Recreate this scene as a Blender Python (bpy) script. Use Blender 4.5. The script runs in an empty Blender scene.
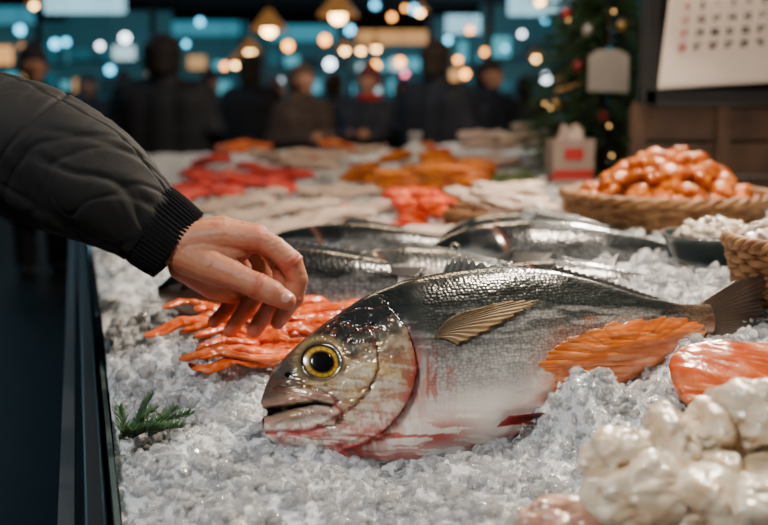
import bpy, bmesh, math, random
import numpy as np
from mathutils import Vector, Matrix, Euler
random.seed(7); rng = np.random.default_rng(7)
C = bpy.context.scene.collection
PI = math.pi
FPX = 768*50/36.0
CAMZ = 1.18
PITCH = math.atan(164.5/FPX)
cp, sp_ = math.cos(PITCH), math.sin(PITCH)

# ------------------------------------------------------------------ measuring helpers
def ray(px, py):
    dx = (px-384)/FPX; dy = (262.5-py)/FPX
    return Vector((dx, cp+dy*sp_, -sp_+dy*cp))
def atz(px, py, z):
    d = ray(px, py); t = (z-CAMZ)/d.z
    return Vector((d.x*t, d.y*t, z))
def aty(px, py, y):
    d = ray(px, py); t = y/d.y
    return Vector((d.x*t, y, CAMZ+d.z*t))
def proj(P):
    P = np.asarray(P, float)
    z = P[..., 2]-CAMZ
    f = P[..., 1]*cp - z*sp_
    u = P[..., 1]*sp_ + z*cp
    return 384+FPX*P[..., 0]/f, 262.5-FPX*u/f

def sstep(a, b, x):
    t = np.clip((np.asarray(x, float)-a)/(b-a), 0, 1)
    return t*t*(3-2*t)
def hash2(ix, iy, seed):
    h = (ix*374761393 + iy*668265263 + seed*974634777) & 0xffffffff
    h = ((h ^ (h >> 13))*1274126177) & 0xffffffff
    return ((h ^ (h >> 16)) & 0xffff)/65535.0
def vnoise(x, y, seed=0):
    x = np.asarray(x, float); y = np.asarray(y, float)
    ix = np.floor(x).astype(np.int64); iy = np.floor(y).astype(np.int64)
    fx = x-ix; fy = y-iy
    fx = fx*fx*(3-2*fx); fy = fy*fy*(3-2*fy)
    a = hash2(ix, iy, seed); b = hash2(ix+1, iy, seed)
    c = hash2(ix, iy+1, seed); d = hash2(ix+1, iy+1, seed)
    return (a*(1-fx)+b*fx)*(1-fy)+(c*(1-fx)+d*fx)*fy
def fbm(x, y, seed=0, o=3):
    s = 0; a = .5; tot = 0
    for k in range(o):
        s = s+a*vnoise(x*2**k, y*2**k, seed+k*17); tot += a; a *= .5
    return s/tot

# stall frame: A runs along the stall, B across it
EDGE = Vector((-.21, .78, 0)); AX = Vector((-.275, .9614, 0)).normalized(); BX = Vector((AX.y, -AX.x, 0))
def ab(x, y):
    dx = x-EDGE.x; dy = y-EDGE.y
    return dx*AX.x+dy*AX.y, dx*BX.x+dy*BX.y
def ice_h(x, y, detail=True):
    x = np.asarray(x, float); y = np.asarray(y, float)
    a, b = ab(x, y)
    h = .80 + .07*sstep(1.02, 1.5, y) + .055*sstep(.05, .42, x)*(1-.4*sstep(1.5, 2.2, y)) + .018*sstep(0, -.15, x)*(1-sstep(1.1, 1.5, y))
    for gx, gy, gs, gh in [(.200, 1.09, .026, .042), (.230, 1.11, .022, .024), (-.10, 1.08, .04, .022), (-.17, 1.15, .05, .018), (.07, 1.00, .03, .012), (-.20, .98, .045, .022), (.32, 1.12, .05, .022), (.09, .88, .06, .016), (-.03, .95, .035, .014), (-.26, 1.3, .05, .02), (-.02, 1.03, .02, .014), (-.14, .86, .04, .014)]:
        h = h + gh*np.exp(-((x-gx)**2+(y-gy)**2)/(2*gs**2))
    h = h - .03*np.exp(-np.maximum(b, 0)/.03)
    if detail:
        h = h + .042*(fbm(x*14, y*14, 3)-.5) + .014*(vnoise(x*50, y*50, 5)-.5)
    return h
def ice_at(px, py, dz=0):
    z = .85
    for _ in range(12):
        P = atz(px, py, z); z = z*.4+.6*(float(ice_h(P.x, P.y, False))+dz)
    return P

# ------------------------------------------------------------------ mesh helpers
def mesh_np(name, V, Fq, smooth=True, col=None, attrs=None):
    V = np.asarray(V, np.float32); Fq = np.asarray(Fq, np.int32)
    me = bpy.data.meshes.new(name)
    n, k = Fq.shape
    me.vertices.add(len(V)); me.vertices.foreach_set('co', V.ravel())
    me.loops.add(n*k); me.loops.foreach_set('vertex_index', Fq.ravel())
    me.polygons.add(n); me.polygons.foreach_set('loop_start', np.arange(0, n*k, k, dtype=np.int32))
    me.polygons.foreach_set('loop_total', np.full(n, k, np.int32))
    me.polygons.foreach_set('use_smooth', np.full(n, smooth, bool) if np.ndim(smooth) == 0 else np.asarray(smooth, bool))
    me.update(calc_edges=True); me.validate()
    setcol(me, col)
    for k_, a in (attrs or {}).items():
        at = me.attributes.new(k_, 'FLOAT', 'POINT'); at.data.foreach_set('value', np.asarray(a, np.float32).ravel())
    return me
def setcol(me, col):
    if col is None: return
    col = np.asarray(col, np.float32)
    if col.shape[1] == 3: col = np.concatenate([col, np.ones((len(col), 1), np.float32)], 1)
    a = me.color_attributes.new('Col', 'FLOAT_COLOR', 'POINT'); a.data.foreach_set('color', col.ravel())
def mesh_py(name, V, Fs, smooth=True, col=None):
    me = bpy.data.meshes.new(name); me.from_pydata([tuple(v) for v in V], [], [tuple(f) for f in Fs])
    me.polygons.foreach_set('use_smooth', [smooth]*len(me.polygons)); me.update(); setcol(me, col)
    return me
def link(name, me, mat=None, parent=None, loc=None, rot=None, scale=None):
    o = bpy.data.objects.new(name, me); C.objects.link(o)
    if mat is not None and me is not None and hasattr(me, 'materials'):
        if len(me.materials) == 0: me.materials.append(mat)
    if parent: o.parent = parent
    if loc is not None: o.location = loc
    if rot is not None: o.rotation_euler = rot
    if scale is not None: o.scale = scale if hasattr(scale, '__len__') else (scale,)*3
    return o
def tag(o, label, cat, group=None, kind=None):
    if label: o['label'] = label
    if cat: o['category'] = cat
    if group: o['group'] = group
    if kind: o['kind'] = kind
    return o
def thing(name, label, cat, loc=(0, 0, 0), rot=(0, 0, 0), group=None):
    o = bpy.data.objects.new(name, None); C.objects.link(o); o.location = loc; o.rotation_euler = rot
    o.empty_display_size = .05
    return tag(o, label, cat, group)
class MB:
    def __init__(s): s.V = []; s.F = []; s.K = []
    def add(s, V, Fs, col=None):
        n = len(s.V); s.V += [tuple(v) for v in V]; s.F += [tuple(i+n for i in f) for f in Fs]
        if col is not None: s.K += [col]*len(V) if np.ndim(col) == 1 else list(col)
    def mesh(s, name, smooth=True): return mesh_py(name, s.V, s.F, smooth, np.array(s.K) if s.K else None)
    def box(s, c, d, rz=0, col=None):
        V = []; 
        for k in range(8):
            x = (k & 1)-.5; y = ((k >> 1) & 1)-.5; z = ((k >> 2) & 1)-.5
            x *= d[0]; y *= d[1]; z *= d[2]
            V.append((c[0]+x*math.cos(rz)-y*math.sin(rz), c[1]+x*math.sin(rz)+y*math.cos(rz), c[2]+z))
        s.add(V, [(0, 2, 3, 1), (4, 5, 7, 6), (0, 1, 5, 4), (2, 6, 7, 3), (0, 4, 6, 2), (1, 3, 7, 5)], col)
    def tube(s, pts, r, seg=10, col=None, cap=True):
        V, Fs = tube(pts, r, seg, cap); s.add(V, Fs, col)
def frames(P):
    P = np.asarray(P, float); T = np.gradient(P, axis=0); T /= np.linalg.norm(T, axis=1)[:, None]+1e-12
    up = np.array([0, 0, 1.]) if abs(T[0, 2]) < .9 else np.array([0, 1., 0])
    N = np.zeros_like(P); n = np.cross(T[0], up); n /= np.linalg.norm(n); N[0] = n
    for i in range(1, len(P)):
        n = n-T[i]*np.dot(n, T[i]); n /= np.linalg.norm(n)+1e-12; N[i] = n
    return T, N, np.cross(T, N)
def tube(pts, r, seg=10, cap=True):
    P = np.asarray([tuple(p) for p in pts], float); n = len(P); r = np.broadcast_to(np.asarray(r, float), (n,))
    T, N, B = frames(P); th = np.linspace(0, 2*PI, seg, endpoint=False)
    V = P[:, None]+r[:, None, None]*(np.cos(th)[None, :, None]*N[:, None]+np.sin(th)[None, :, None]*B[:, None])
    V = V.reshape(-1, 3); Fs = []
    for i in range(n-1):
        for j in range(seg):
            k = (j+1) % seg; Fs.append((i*seg+j, i*seg+k, (i+1)*seg+k, (i+1)*seg+j))
    if cap: Fs.append(tuple(range(seg))[::-1]); Fs.append(tuple((n-1)*seg+j for j in range(seg)))
    return V, Fs
def lathe(prof, seg=48, cap=False):
    V = []; Fs = []
    for r, z in prof:
        for j in range(seg):
            a = 2*PI*j/seg; V.append((r*math.cos(a), r*math.sin(a), z))
    for i in range(len(prof)-1):
        for j in range(seg):
            k = (j+1) % seg; Fs.append((i*seg+j, i*seg+k, (i+1)*seg+k, (i+1)*seg+j))
    if cap: Fs.append(tuple(range(seg))[::-1]); Fs.append(tuple((len(prof)-1)*seg+j for j in range(seg)))
    return V, Fs
def capsule(p0, r0, p1, r1, seg=18):
    p0 = np.array(p0, float); p1 = np.array(p1, float)
    d = p1-p0; L = np.linalg.norm(d)+1e-9; d = d/L
    pts = []; rs = []
    for k in range(5):
        a = PI/2*k/5+.05; pts.append(p0-d*r0*math.cos(a)); rs.append(r0*math.sin(a))
    for k in range(5):
        a = PI/2*(1-k/5)-.05; pts.append(p1+d*r1*math.cos(a)); rs.append(r1*math.sin(a))
    up = np.array([0, 0, 1.]) if abs(d[2]) < .9 else np.array([0, 1., 0])
    n = np.cross(d, up); n /= np.linalg.norm(n); b = np.cross(d, n)
    V = []; Fs = []
    for p, r in zip(pts, rs):
        for j in range(seg):
            a = 2*PI*j/seg; V.append(p+r*(math.cos(a)*n+math.sin(a)*b))
    for i in range(len(pts)-1):
        for j in range(seg):
            k = (j+1) % seg; Fs.append((i*seg+j, i*seg+k, (i+1)*seg+k, (i+1)*seg+j))
    Fs.append(tuple(range(seg))[::-1]); Fs.append(tuple((len(pts)-1)*seg+j for j in range(seg)))
    return V, Fs
def fuse(name, caps, voxel, smooth=6, factor=.5):
    mb = MB()
    for p0, r0, p1, r1 in caps: mb.add(*capsule(p0, r0, p1, r1))
    me = mb.mesh(name); o = bpy.data.objects.new('tmp', me); C.objects.link(o)
    m = o.modifiers.new('r', 'REMESH'); m.mode = 'VOXEL'; m.voxel_size = voxel; m.use_smooth_shade = True
    s = o.modifiers.new('s', 'SMOOTH'); s.iterations = smooth; s.factor = factor
    dg = bpy.context.evaluated_depsgraph_get(); dg.update()
    out = bpy.data.meshes.new_from_object(o.evaluated_get(dg)); out.name = name
    bpy.data.objects.remove(o)
    out.polygons.foreach_set('use_smooth', [True]*len(out.polygons))
    return out
_ico = {}
def ico(sub):
    if sub not in _ico:
        bm = bmesh.new(); bmesh.ops.create_icosphere(bm, subdivisions=sub, radius=1)
        _ico[sub] = (np.array([v.co[:] for v in bm.verts]), np.array([[v.index for v in f.verts] for f in bm.faces])); bm.free()
    return _ico[sub]
def lump(name, dims, amp=.2, freq=1.6, seed=0, sub=4, col=None, fine=0):
    V, Fq = ico(sub); V = V.copy()
    n = fbm(V[:, 0]*freq+10+seed, V[:, 1]*freq+V[:, 2]*freq*.7+5, seed)+fbm(V[:, 2]*freq+3, V[:, 0]*freq-V[:, 1]*freq*.8+9, seed+5)-1
    f2 = np.abs(2*fbm(V[:, 0]*3.5+V[:, 2]*2+seed, V[:, 1]*3.5-V[:, 2]*2, seed+9, 2)-1)
    V = V*(1+amp*2*n-fine*np.exp(-(f2/.12)**2)+fine*(f2-.3))[:, None]*np.array(dims)
    V[:, 2] -= V[:, 2].min()
    return mesh_np(name, V, Fq, True, col(V, n) if col else None)

# ------------------------------------------------------------------ materials
def M(name, col=(.5, .5, .5), rough=.5, metal=0, bump=None, var=None, sss=0, sssr=(1, .4, .25), trans=0, ior=1.45, coat=0, attr=False, emit=None, es=1, sheen=0, spec=.5):
    m = bpy.data.materials.new(name); m.use_nodes = True; nt = m.node_tree; N = nt.nodes; L = nt.links
    b = N['Principled BSDF']; b.inputs['Base Color'].default_value = (*col, 1); b.inputs['Roughness'].default_value = rough
    b.inputs['Metallic'].default_value = metal; b.inputs['IOR'].default_value = ior
    b.inputs['Coat Weight'].default_value = coat; b.inputs['Coat Roughness'].default_value = .12
    b.inputs['Transmission Weight'].default_value = trans; b.inputs['Sheen Weight'].default_value = sheen
    b.inputs['Specular IOR Level'].default_value = spec
    if sss: b.inputs['Subsurface Weight'].default_value = sss; b.inputs['Subsurface Radius'].default_value = sssr; b.inputs['Subsurface Scale'].default_value = .008
    tc = N.new('ShaderNodeTexCoord')
    src = None
    if attr:
        a = N.new('ShaderNodeAttribute'); a.attribute_name = 'Col'; src = a.outputs['Color']
    if var:
        n = N.new('ShaderNodeTexNoise'); n.inputs['Scale'].default_value = var[0]; n.inputs['Detail'].default_value = 4
        L.new(tc.outputs['Object'], n.inputs['Vector'])
        r = N.new('ShaderNodeValToRGB'); r.color_ramp.elements[0].position = .38; r.color_ramp.elements[1].position = .62
        L.new(n.outputs['Fac'], r.inputs['Fac'])
        mx = N.new('ShaderNodeMix'); mx.data_type = 'RGBA'; L.new(r.outputs['Color'], mx.inputs['Factor'])
        mx.inputs['B'].default_value = (*var[1], 1)
        if src: 
            L.new(src, mx.inputs['A']); 
        else: mx.inputs['A'].default_value = (*col, 1)
        src = mx.outputs['Result']
    if src: L.new(src, b.inputs['Base Color'])
    if bump:
        n = N.new('ShaderNodeTexNoise'); n.inputs['Scale'].default_value = bump[0]; n.inputs['Detail'].default_value = 5
        L.new(tc.outputs['Object'], n.inputs['Vector'])
        bp = N.new('ShaderNodeBump'); bp.inputs['Strength'].default_value = bump[1]; bp.inputs['Distance'].default_value = bump[2]
        L.new(n.outputs['Fac'], bp.inputs['Height']); L.new(bp.outputs['Normal'], b.inputs['Normal'])
        if coat: L.new(bp.outputs['Normal'], b.inputs['Coat Normal'])
    if emit: b.inputs['Emission Color'].default_value = (*emit, 1); b.inputs['Emission Strength'].default_value = es
    return m
def fish_mat(name, scale=230, st=.5, metal=.3, dark=.5):
    m = M(name, attr=True, rough=.27, metal=metal, coat=.7); nt = m.node_tree; N = nt.nodes; L = nt.links; b = N['Principled BSDF']
    tc = N.new('ShaderNodeTexCoord'); mp = N.new('ShaderNodeMapping'); mp.inputs['Scale'].default_value = (scale*.75, 0, scale)
    L.new(tc.outputs['Object'], mp.inputs['Vector'])
    v = N.new('ShaderNodeTexVoronoi'); v.inputs['Scale'].default_value = 1; v.inputs['Randomness'].default_value = .6; L.new(mp.outputs['Vector'], v.inputs['Vector'])
    a = N.new('ShaderNodeAttribute'); a.attribute_name = 'mask'
    mu = N.new('ShaderNodeMath'); mu.operation = 'MULTIPLY'; L.new(v.outputs['Distance'], mu.inputs[0]); L.new(a.outputs['Fac'], mu.inputs[1])
    n = N.new('ShaderNodeTexNoise'); n.inputs['Scale'].default_value = 80; n.inputs['Detail'].default_value = 4; L.new(tc.outputs['Object'], n.inputs['Vector'])
    ad = N.new('ShaderNodeMath'); ad.operation = 'MULTIPLY_ADD'; L.new(n.outputs['Fac'], ad.inputs[0]); ad.inputs[1].default_value = .9; L.new(mu.outputs[0], ad.inputs[2])
    bp = N.new('ShaderNodeBump'); bp.invert = True; bp.inputs['Strength'].default_value = st; bp.inputs['Distance'].default_value = .0018
    L.new(ad.outputs[0], bp.inputs['Height']); L.new(bp.outputs['Normal'], b.inputs['Normal']); L.new(bp.outputs['Normal'], b.inputs['Coat Normal'])
    mr = N.new('ShaderNodeMapRange'); mr.inputs['From Min'].default_value = .25; mr.inputs['From Max'].default_value = .75; mr.inputs['To Min'].default_value = 1.12; mr.inputs['To Max'].default_value = dark
    L.new(mu.outputs[0], mr.inputs['Value'])
    at = [x for x in N if x.type == 'ATTRIBUTE' and x.attribute_name == 'Col'][0]
    vm = N.new('ShaderNodeVectorMath'); vm.operation = 'SCALE'; L.new(at.outputs['Color'], vm.inputs[0]); L.new(mr.outputs['Result'], vm.inputs['Scale'])
    L.new(vm.outputs['Vector'], b.inputs['Base Color'])
    return m
m_fish = fish_mat('fish_skin', 300, .34, .20, .58); m_fish2 = fish_mat('silver_fish_skin', 170, .3, .25)
m_fin = M('fin', attr=True, rough=.35, coat=.4, bump=(200, .2, .001))
m_pfin = M('pectoral', attr=True, rough=.5, trans=.3, spec=.3)
m_eye = M('eye_wet', attr=True, rough=.15, coat=.5)
m_pupil = M('pupil', (.004, .004, .005), .12, coat=.3)
m_ice = M('ice_chunk', (.985, .995, 1.0), .025, trans=.76, ior=1.31, bump=(260, .35, .001), spec=.9)
m_icebed = M('ice_bed', (.86, .91, .96), .07, bump=(210, 1, .010), var=(90, (.98, .99, 1.0)), coat=1, sss=.3, sssr=(.8, .9, 1))
m_salmon = M('salmon_flesh', attr=True, rough=.25, sss=.12, coat=.6, bump=(120, .3, .002))
m_far = M('far_flesh', attr=True, rough=.45, coat=.15, spec=.3, bump=(80, .3, .003))
m_strip = M('salmon_strip', attr=True, rough=.25, sss=.05, coat=.5, bump=(110, .5, .002))
m_skin = M('hand_skin', attr=True, rough=.48, sss=.15, bump=(190, .35, .001), spec=.4)
m_nail = M('nail', (.56, .28, .21), .2, coat=.6)
m_jacket = M('jacket', (.007, .007, .008), .72, bump=(260, .35, .0008), var=(10, (.011, .011, .011)), sheen=.03, spec=.22)
m_knit = M('knit', (.004, .004, .005), .9, bump=(500, .5, .001), sheen=.05, spec=.15)
m_metal = M('rail_metal', (.05, .055, .06), .35, .9, bump=(60, .1, .001))
m_dark = M('dark_panel', (.004, .005, .006), .5, var=(3, (.007, .009, .011)), spec=.2)
m_glass = M('glass_strip', (.5, .7, .7), .05, trans=.9, ior=1.4)
m_wicker = M('wicker', (.17, .07, .022), .6, var=(40, (.30, .15, .055)), bump=(150, .5, .002))
m_wood = M('dark_wood', (.045, .022, .012), .55, var=(8, (.09, .045, .022)), bump=(30, .4, .004))
m_board = M('board', (.010, .009, .009), .45)
m_paper = M('paper', (.58, .49, .42), .7, bump=(60, .1, .001))
m_ink = M('ink', (.03, .02, .025), .6); m_redink = M('red_ink', (.35, .02, .02), .6)
m_cream = M('cream_meat', (.78, .68, .52), .26, sss=.3, coat=.6, bump=(48, .6, .006), var=(22, (.56, .38, .22)))
m_pale = M('golden_piece', (.46, .22, .08), .4, sss=.1, coat=.4, bump=(70, .5, .004), var=(30, (.30, .10, .03)))
m_shell = M('orange_piece', (.62, .17, .003), .45, coat=.15, spec=.3, bump=(90, .8, .005), var=(40, (.36, .055, .001)))
m_green = M('needles', (.010, .046, .012), .6, var=(20, (.022, .078, .018))); m_stem = M('stem', (.05, .035, .015), .6)
m_sprig = M('sprig_green', (.015, .055, .016), .45, var=(60, (.035, .10, .028)))

# ------------------------------------------------------------------ camera
cam = bpy.data.cameras.new('camera'); co = bpy.data.objects.new('camera', cam); C.objects.link(co)
co.location = (0, 0, CAMZ); co.rotation_euler = (PI/2-PITCH, 0, 0); cam.lens = 50; cam.sensor_width = 36
cam.dof.use_dof = True; cam.dof.focus_distance = 1.12; cam.dof.aperture_fstop = 4.0; cam.clip_start = .02
bpy.context.scene.camera = co

# ------------------------------------------------------------------ hero fish
YAW = math.radians(22); LEAN = math.radians(15)
O = np.array(aty(262, 411, 1.05)); U = np.array([math.cos(YAW), math.sin(YAW), 0.])
Vv = np.array([-math.sin(YAW)*math.sin(LEAN), math.cos(YAW)*math.sin(LEAN), math.cos(LEAN)]); Nn = np.cross(U, Vv)
def to_uv(px, py):
    d = np.array(ray(px, py)); c0 = np.array([0, 0, CAMZ]); t = np.dot(O-c0, Nn)/np.dot(d, Nn)
    P = c0+d*t-O; return float(np.dot(P, U)), float(np.dot(P, Vv))
TOP = [(261, 411), (261, 401), (265, 388), (273, 372), (287, 355), (306, 337), (335, 316), (365, 296), (400, 281), (450, 271), (500, 266), (550, 270), (600, 283), (640, 296), (680, 304), (708, 304)]
BOT = [(261, 411), (262, 424), (267, 438), (284, 449), (310, 457), (350, 463), (400, 465), (440, 460), (500, 446), (540, 432), (565, 418), (600, 399), (650, 367), (690, 342), (708, 333)]
tuv = np.array([to_uv(*p) for p in TOP]); buv = np.array([to_uv(*p) for p in BOT])
Lf = tuv[-1, 0]
gu = np.linspace(0, Lf, 900)
def smooth_curve(g, k=9):
    out = g.copy()
    for _ in range(2):
        pad = np.concatenate([np.full(k, out[0]), out, np.full(k, out[-1])]); out = np.convolve(pad, np.ones(2*k+1)/(2*k+1), 'valid')
    return out
gt = np.interp(gu, tuv[:, 0], tuv[:, 1]); gb = np.interp(gu, buv[:, 0], buv[:, 1])
w8 = sstep(0, .05, gu); gt = gt*(1-w8)+smooth_curve(gt, 14)*w8; gb = gb*(1-w8)+smooth_curve(gb, 14)*w8
wu = np.array([to_uv(x, 380)[0] for x in (261, 268, 280, 300, 340, 400, 480, 560, 640, 708)]); wu[0] = 0; wu[-1] = Lf
ww = np.array([.018, .026, .032, .038, .046, .054, .057, .047, .027, .009])
gw = smooth_curve(np.interp(gu, wu, ww), 10)
def pdist(px, py, poly):
    best = np.full(px.shape, 1e9); side = np.zeros(px.shape); par = np.zeros(px.shape); n = len(poly)-1
    for i in range(n):
        ax, ay = poly[i]; bx, by = poly[i+1]; dx, dy = bx-ax, by-ay; l2 = dx*dx+dy*dy
        t = np.clip(((px-ax)*dx+(py-ay)*dy)/l2, 0, 1); d = np.hypot(px-ax-t*dx, py-ay-t*dy)
        s = np.sign((px-ax)*dy-(py-ay)*dx); m = d < best
        best = np.where(m, d, best); side = np.where(m, s, side); par = np.where(m, (i+t)/n, par)
    return best, side, par
MOUTH = [(240, 415), (262, 413), (280, 410), (300, 406), (318, 403), (332, 406)]
GILL = [(380, 300), (394, 312), (405, 328), (412, 348), (415, 370), (411, 392), (400, 412), (384, 430), (362, 444), (335, 454)]
PREO = [(366, 322), (376, 344), (377, 368), (368, 390), (350, 408), (328, 420)]
JAW = [(336, 404), (344, 413), (332, 425), (304, 432), (266, 433)]
MAX = [(274, 388), (298, 386), (322, 390), (338, 401)]
def surf_w(u, v):
    t = np.interp(u, gu, gt); b = np.interp(u, gu, gb); w = np.interp(u, gu, gw)
    mid = (t+b)/2; h = np.maximum((t-b)/2, 1e-4); q = np.clip((np.asarray(v)-mid)/h, -1, 1)
    return w*np.power(np.maximum(1-q*q, 0), .5)
def to_uvs(px, py):
    qx, qy = px, py
    for _ in range(8):
        u, v = to_uv(qx, qy); P = O+u*U+v*Vv+float(surf_w(u, v))*Nn; x, y = proj(P); qx += (px-x)*.8; qy += (py-y)*.8
    return u, v
NS, NR = 600, 280
s = np.linspace(0, 1, NS); us = Lf*(.0004+.9996*(s**1.5)); th = np.linspace(0, 2*PI, NR, endpoint=False)
tt = np.interp(us, gu, gt); bb = np.interp(us, gu, gb); wwi = np.interp(us, gu, gw)
mid = (tt+bb)/2; hh = (tt-bb)/2
front = sstep(0, .02, us); 
UU = np.repeat(us[:, None], NR, 1); VV = mid[:, None]+hh[:, None]*np.sin(th)[None]; SW = np.cos(th)[None]*np.ones((NS, 1))
WW = (wwi*(front*.75+.25))[:, None]*np.sign(SW)*np.abs(SW)**.95
PX, PY = proj(O+UU[..., None]*U+VV[..., None]*Vv+np.abs(WW)[..., None]*Nn)
side = np.abs(SW)
dm, sm_, pm = pdist(PX, PY, MOUTH); gs_ = 4.0-2.0*pm; g = np.exp(-(dm/gs_)**2)*(1-.5*pm)
lip = (np.exp(-((dm-8.5)/4.5)**2))*sstep(346, 330, PX)
dg, sg, pg = pdist(PX, PY, GILL)
dp, sp2, pp = pdist(PX, PY, PREO); dj, sj, pj = pdist(PX, PY, JAW); dx_, sx_, px_ = pdist(PX, PY, MAX)
inner = (sg > 0) if np.mean(sg[(PX > 300) & (PX < 350)]) > 0 else (sg < 0)
bulge = np.where(inner, .0050*np.exp(-dg/24), -.0058*np.exp(-dg/5.0))*sstep(.04, .22, pg)*sstep(1.0, .85, pg)
innp = (sp2 > 0) if np.mean(sp2[(PX > 300) & (PX < 340)]) > 0 else (sp2 < 0)
bulge = bulge+np.where(innp, .0024*np.exp(-dp/14), -.0016*np.exp(-dp/4))*sstep(0, .2, pp)
eyed = np.hypot((PX-321)/1.0, (PY-362)/.95)
eang = np.arctan2(PY-362, PX-321)
bulge = bulge+.0028*np.exp(-((eyed-19.5)/4.0)**2)-.0030*np.exp(-(dj/2.6)**2)*(PX > 266)-.0026*np.exp(-(dx_/2.4)**2)
bulge = bulge+.0055*lip*sstep(262, 280, PX)-.013*g
hm = sstep(412, 380, PX)*(eyed > 24)
fold = np.abs(2*fbm(PX/34+eang*1.2, PY/9+eang, 14, 3)-1); fold2 = np.abs(2*fbm(PX/13, PY/8, 15, 2)-1)
bulge = bulge+.0016*(fbm(PX/9, PY/9, 4)-.5)*sstep(430, 380, PX)-hm*(.0020*np.exp(-(fold/.10)**2)+.0009*np.exp(-(fold2/.12)**2))
bulge = bulge+.0034*(fbm(PX/60, PY/16, 8)-.5)*sstep(400, 450, PX)
Wd = WW+np.sign(SW)*bulge*np.minimum(1, side*2.5)
Uo = UU+.009*g*(1-sstep(262, 295, PX))
def mixc(a, b, f): return a*(1-f[..., None])+b*f[..., None]
def c3(*c): return np.array(c, float)
T = (VV-bb[:, None])/np.maximum((tt-bb)[:, None], 1e-4)
n1 = fbm(PX/11, PY/11, 21, 5); n2 = fbm(PX/4, PY/5, 31, 3); n3 = fbm(PX/45, PY/7, 41, 4); n4 = fbm(PX/22, PY/22, 77, 4); n6 = fbm(PX/16, PY/3, 79, 4)
col = np.ones(PX.shape+(3,))*c3(.52, .51, .48)
col = mixc(col, c3(.92, .88, .81), sstep(.46, .22, T+.18*(n3-.5)))
col = mixc(col, c3(.18, .18, .165), sstep(.48, .64, T+.28*(n3-.5)))
col = mixc(col, c3(.040, .047, .043), sstep(.60, .74, T+.22*(n3-.5)))
col = mixc(col, c3(.008, .012, .012), sstep(.74, .91, T+.16*(n3-.5)))
col = mixc(col, c3(.74, .73, .68), .55*sstep(.50, .64, n3)*sstep(.3, .5, T)*sstep(.84, .64, T))
headc = np.ones(PX.shape+(3,))*c3(.58, .46, .30)
headc = mixc(headc, c3(.90, .84, .75), sstep(.48, .26, T+.3*(n4-.5)))
headc = mixc(headc, c3(.28, .14, .045), .7*sstep(.43, .61, n1)*sstep(.28, .46, T))
headc = mixc(headc, c3(.72, .48, .17), .65*sstep(.49, .63, n4)*sstep(.35, .5, T)*sstep(.78, .66, T))
headc = mixc(headc, c3(.84, .79, .68), .6*sstep(.50, .64, n6)*sstep(.25, .4, T)*sstep(.72, .58, T))
headc = mixc(headc, c3(.050, .050, .040), .93*sstep(.62, .75, T+.24*(n1-.5)))
headc = mixc(headc, c3(.012, .015, .015), sstep(.75, .87, T+.10*(n1-.5)))
headc = mixc(headc, c3(.10, .085, .070), .8*sstep(304, 276, PX+30*(n1-.5))*sstep(.3, .5, T))
headc = mixc(headc, c3(.55, .11, .07), .5*sstep(.48, .64, n2)*sstep(.50, .25, T))
headc = mixc(headc, c3(.20, .05, .03), hm*np.exp(-(fold/.08)**2)*.55)
headc = mixc(headc, c3(.03, .022, .018), np.exp(-((eyed-18.5)/3.0)**2)*.9)
headc = mixc(headc, c3(.46, .34, .15), np.exp(-((eyed-25)/3.5)**2)*.4)
headc = mixc(headc, c3(.36, .20, .16), lip*.85*sstep(.3, .6, n1+.25))
headc = mixc(headc, c3(.36, .03, .02), np.exp(-(dj/3.0)**2)*.9*sstep(.34, .48, n1))
headc = mixc(headc, c3(.10, .04, .02), np.exp(-(dx_/2.0)**2)*.7)
headc = mixc(headc, c3(.14, .05, .02), np.exp(-(dp/2.0)**2)*.7*sstep(0, .2, pp))
hin = inner | (PX < 330)
col = mixc(col, headc, hin.astype(float)*sstep(420, 412, PX))
wob = dg+4.5*(n2-.5)
col = mixc(col, c3(.17, .003, .003), np.where(inner, np.exp(-np.maximum(wob, 0)/2.8)*.97, np.exp(-np.maximum(wob-1.2, 0)/4.5)*1.0)*sstep(.16, .32, pg))
tex = fbm(PX/5, PY/16, 95, 4)
col = mixc(col, c3(.54, .07, .045), np.where(inner, 0, np.exp(-dg/16.0))*.85*sstep(.28, .45, pg)*sstep(.42, .57, tex))
col = mixc(col, c3(.46, .035, .025), np.where(inner, np.exp(-dg/13.0), 0)*.7*sstep(.25, .45, pg)*sstep(.45, .57, n1))
red2 = np.exp(-((T-.15)/.09)**2)*sstep(270, 295, PX)*sstep(500, 440, PX)*sstep(.45, .54, fbm(PX/34, PY/4, 91, 4))
col = mixc(col, c3(.44, .025, .02), red2*.92)
red4 = np.exp(-((T-.05)/.035)**2)*sstep(280, 310, PX)*sstep(560, 520, PX)*sstep(.42, .50, fbm(PX/40, PY/9, 97, 3))
col = mixc(col, c3(.42, .03, .025), red4*.85)
red3 = sstep(418, 426, PX)*sstep(466, 436, PX)*sstep(.25, .4, T)*sstep(.66, .52, T)*sstep(.54, .62, fbm(PX/4, PY/24, 93, 4))
col = mixc(col, c3(.45, .05, .035), red3*.7)
col = mixc(col, c3(.62, .30, .19), .55*sstep(505, 570, PX)*sstep(.52, .30, T)*sstep(.35, .6, n1+.1))
n7 = fbm(PX/14, PY/7, 99, 4)
col = mixc(col, c3(.62, .17, .028), .93*sstep(520, 580, PX+50*(n7-.5))*sstep(.68, .46, T+.26*(n7-.5)))
col = mixc(col, c3(.14, .09, .055), sstep(660, 705, PX)*.8)
col = mixc(col, c3(.012, .003, .003), np.clip(g*1.6, 0, 1))
mask = sstep(413, 436, PX)*sstep(.02, .12, T)*(.30+.70*sstep(.25, .5, T))
verts = np.stack([Uo, Wd, VV], -1).reshape(-1, 3)
idx = np.arange(NS*NR).reshape(NS, NR); q = np.stack([idx[:-1], np.roll(idx, -1, 1)[:-1], np.roll(idx, -1, 1)[1:], idx[1:]], -1).reshape(-1, 4)
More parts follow.
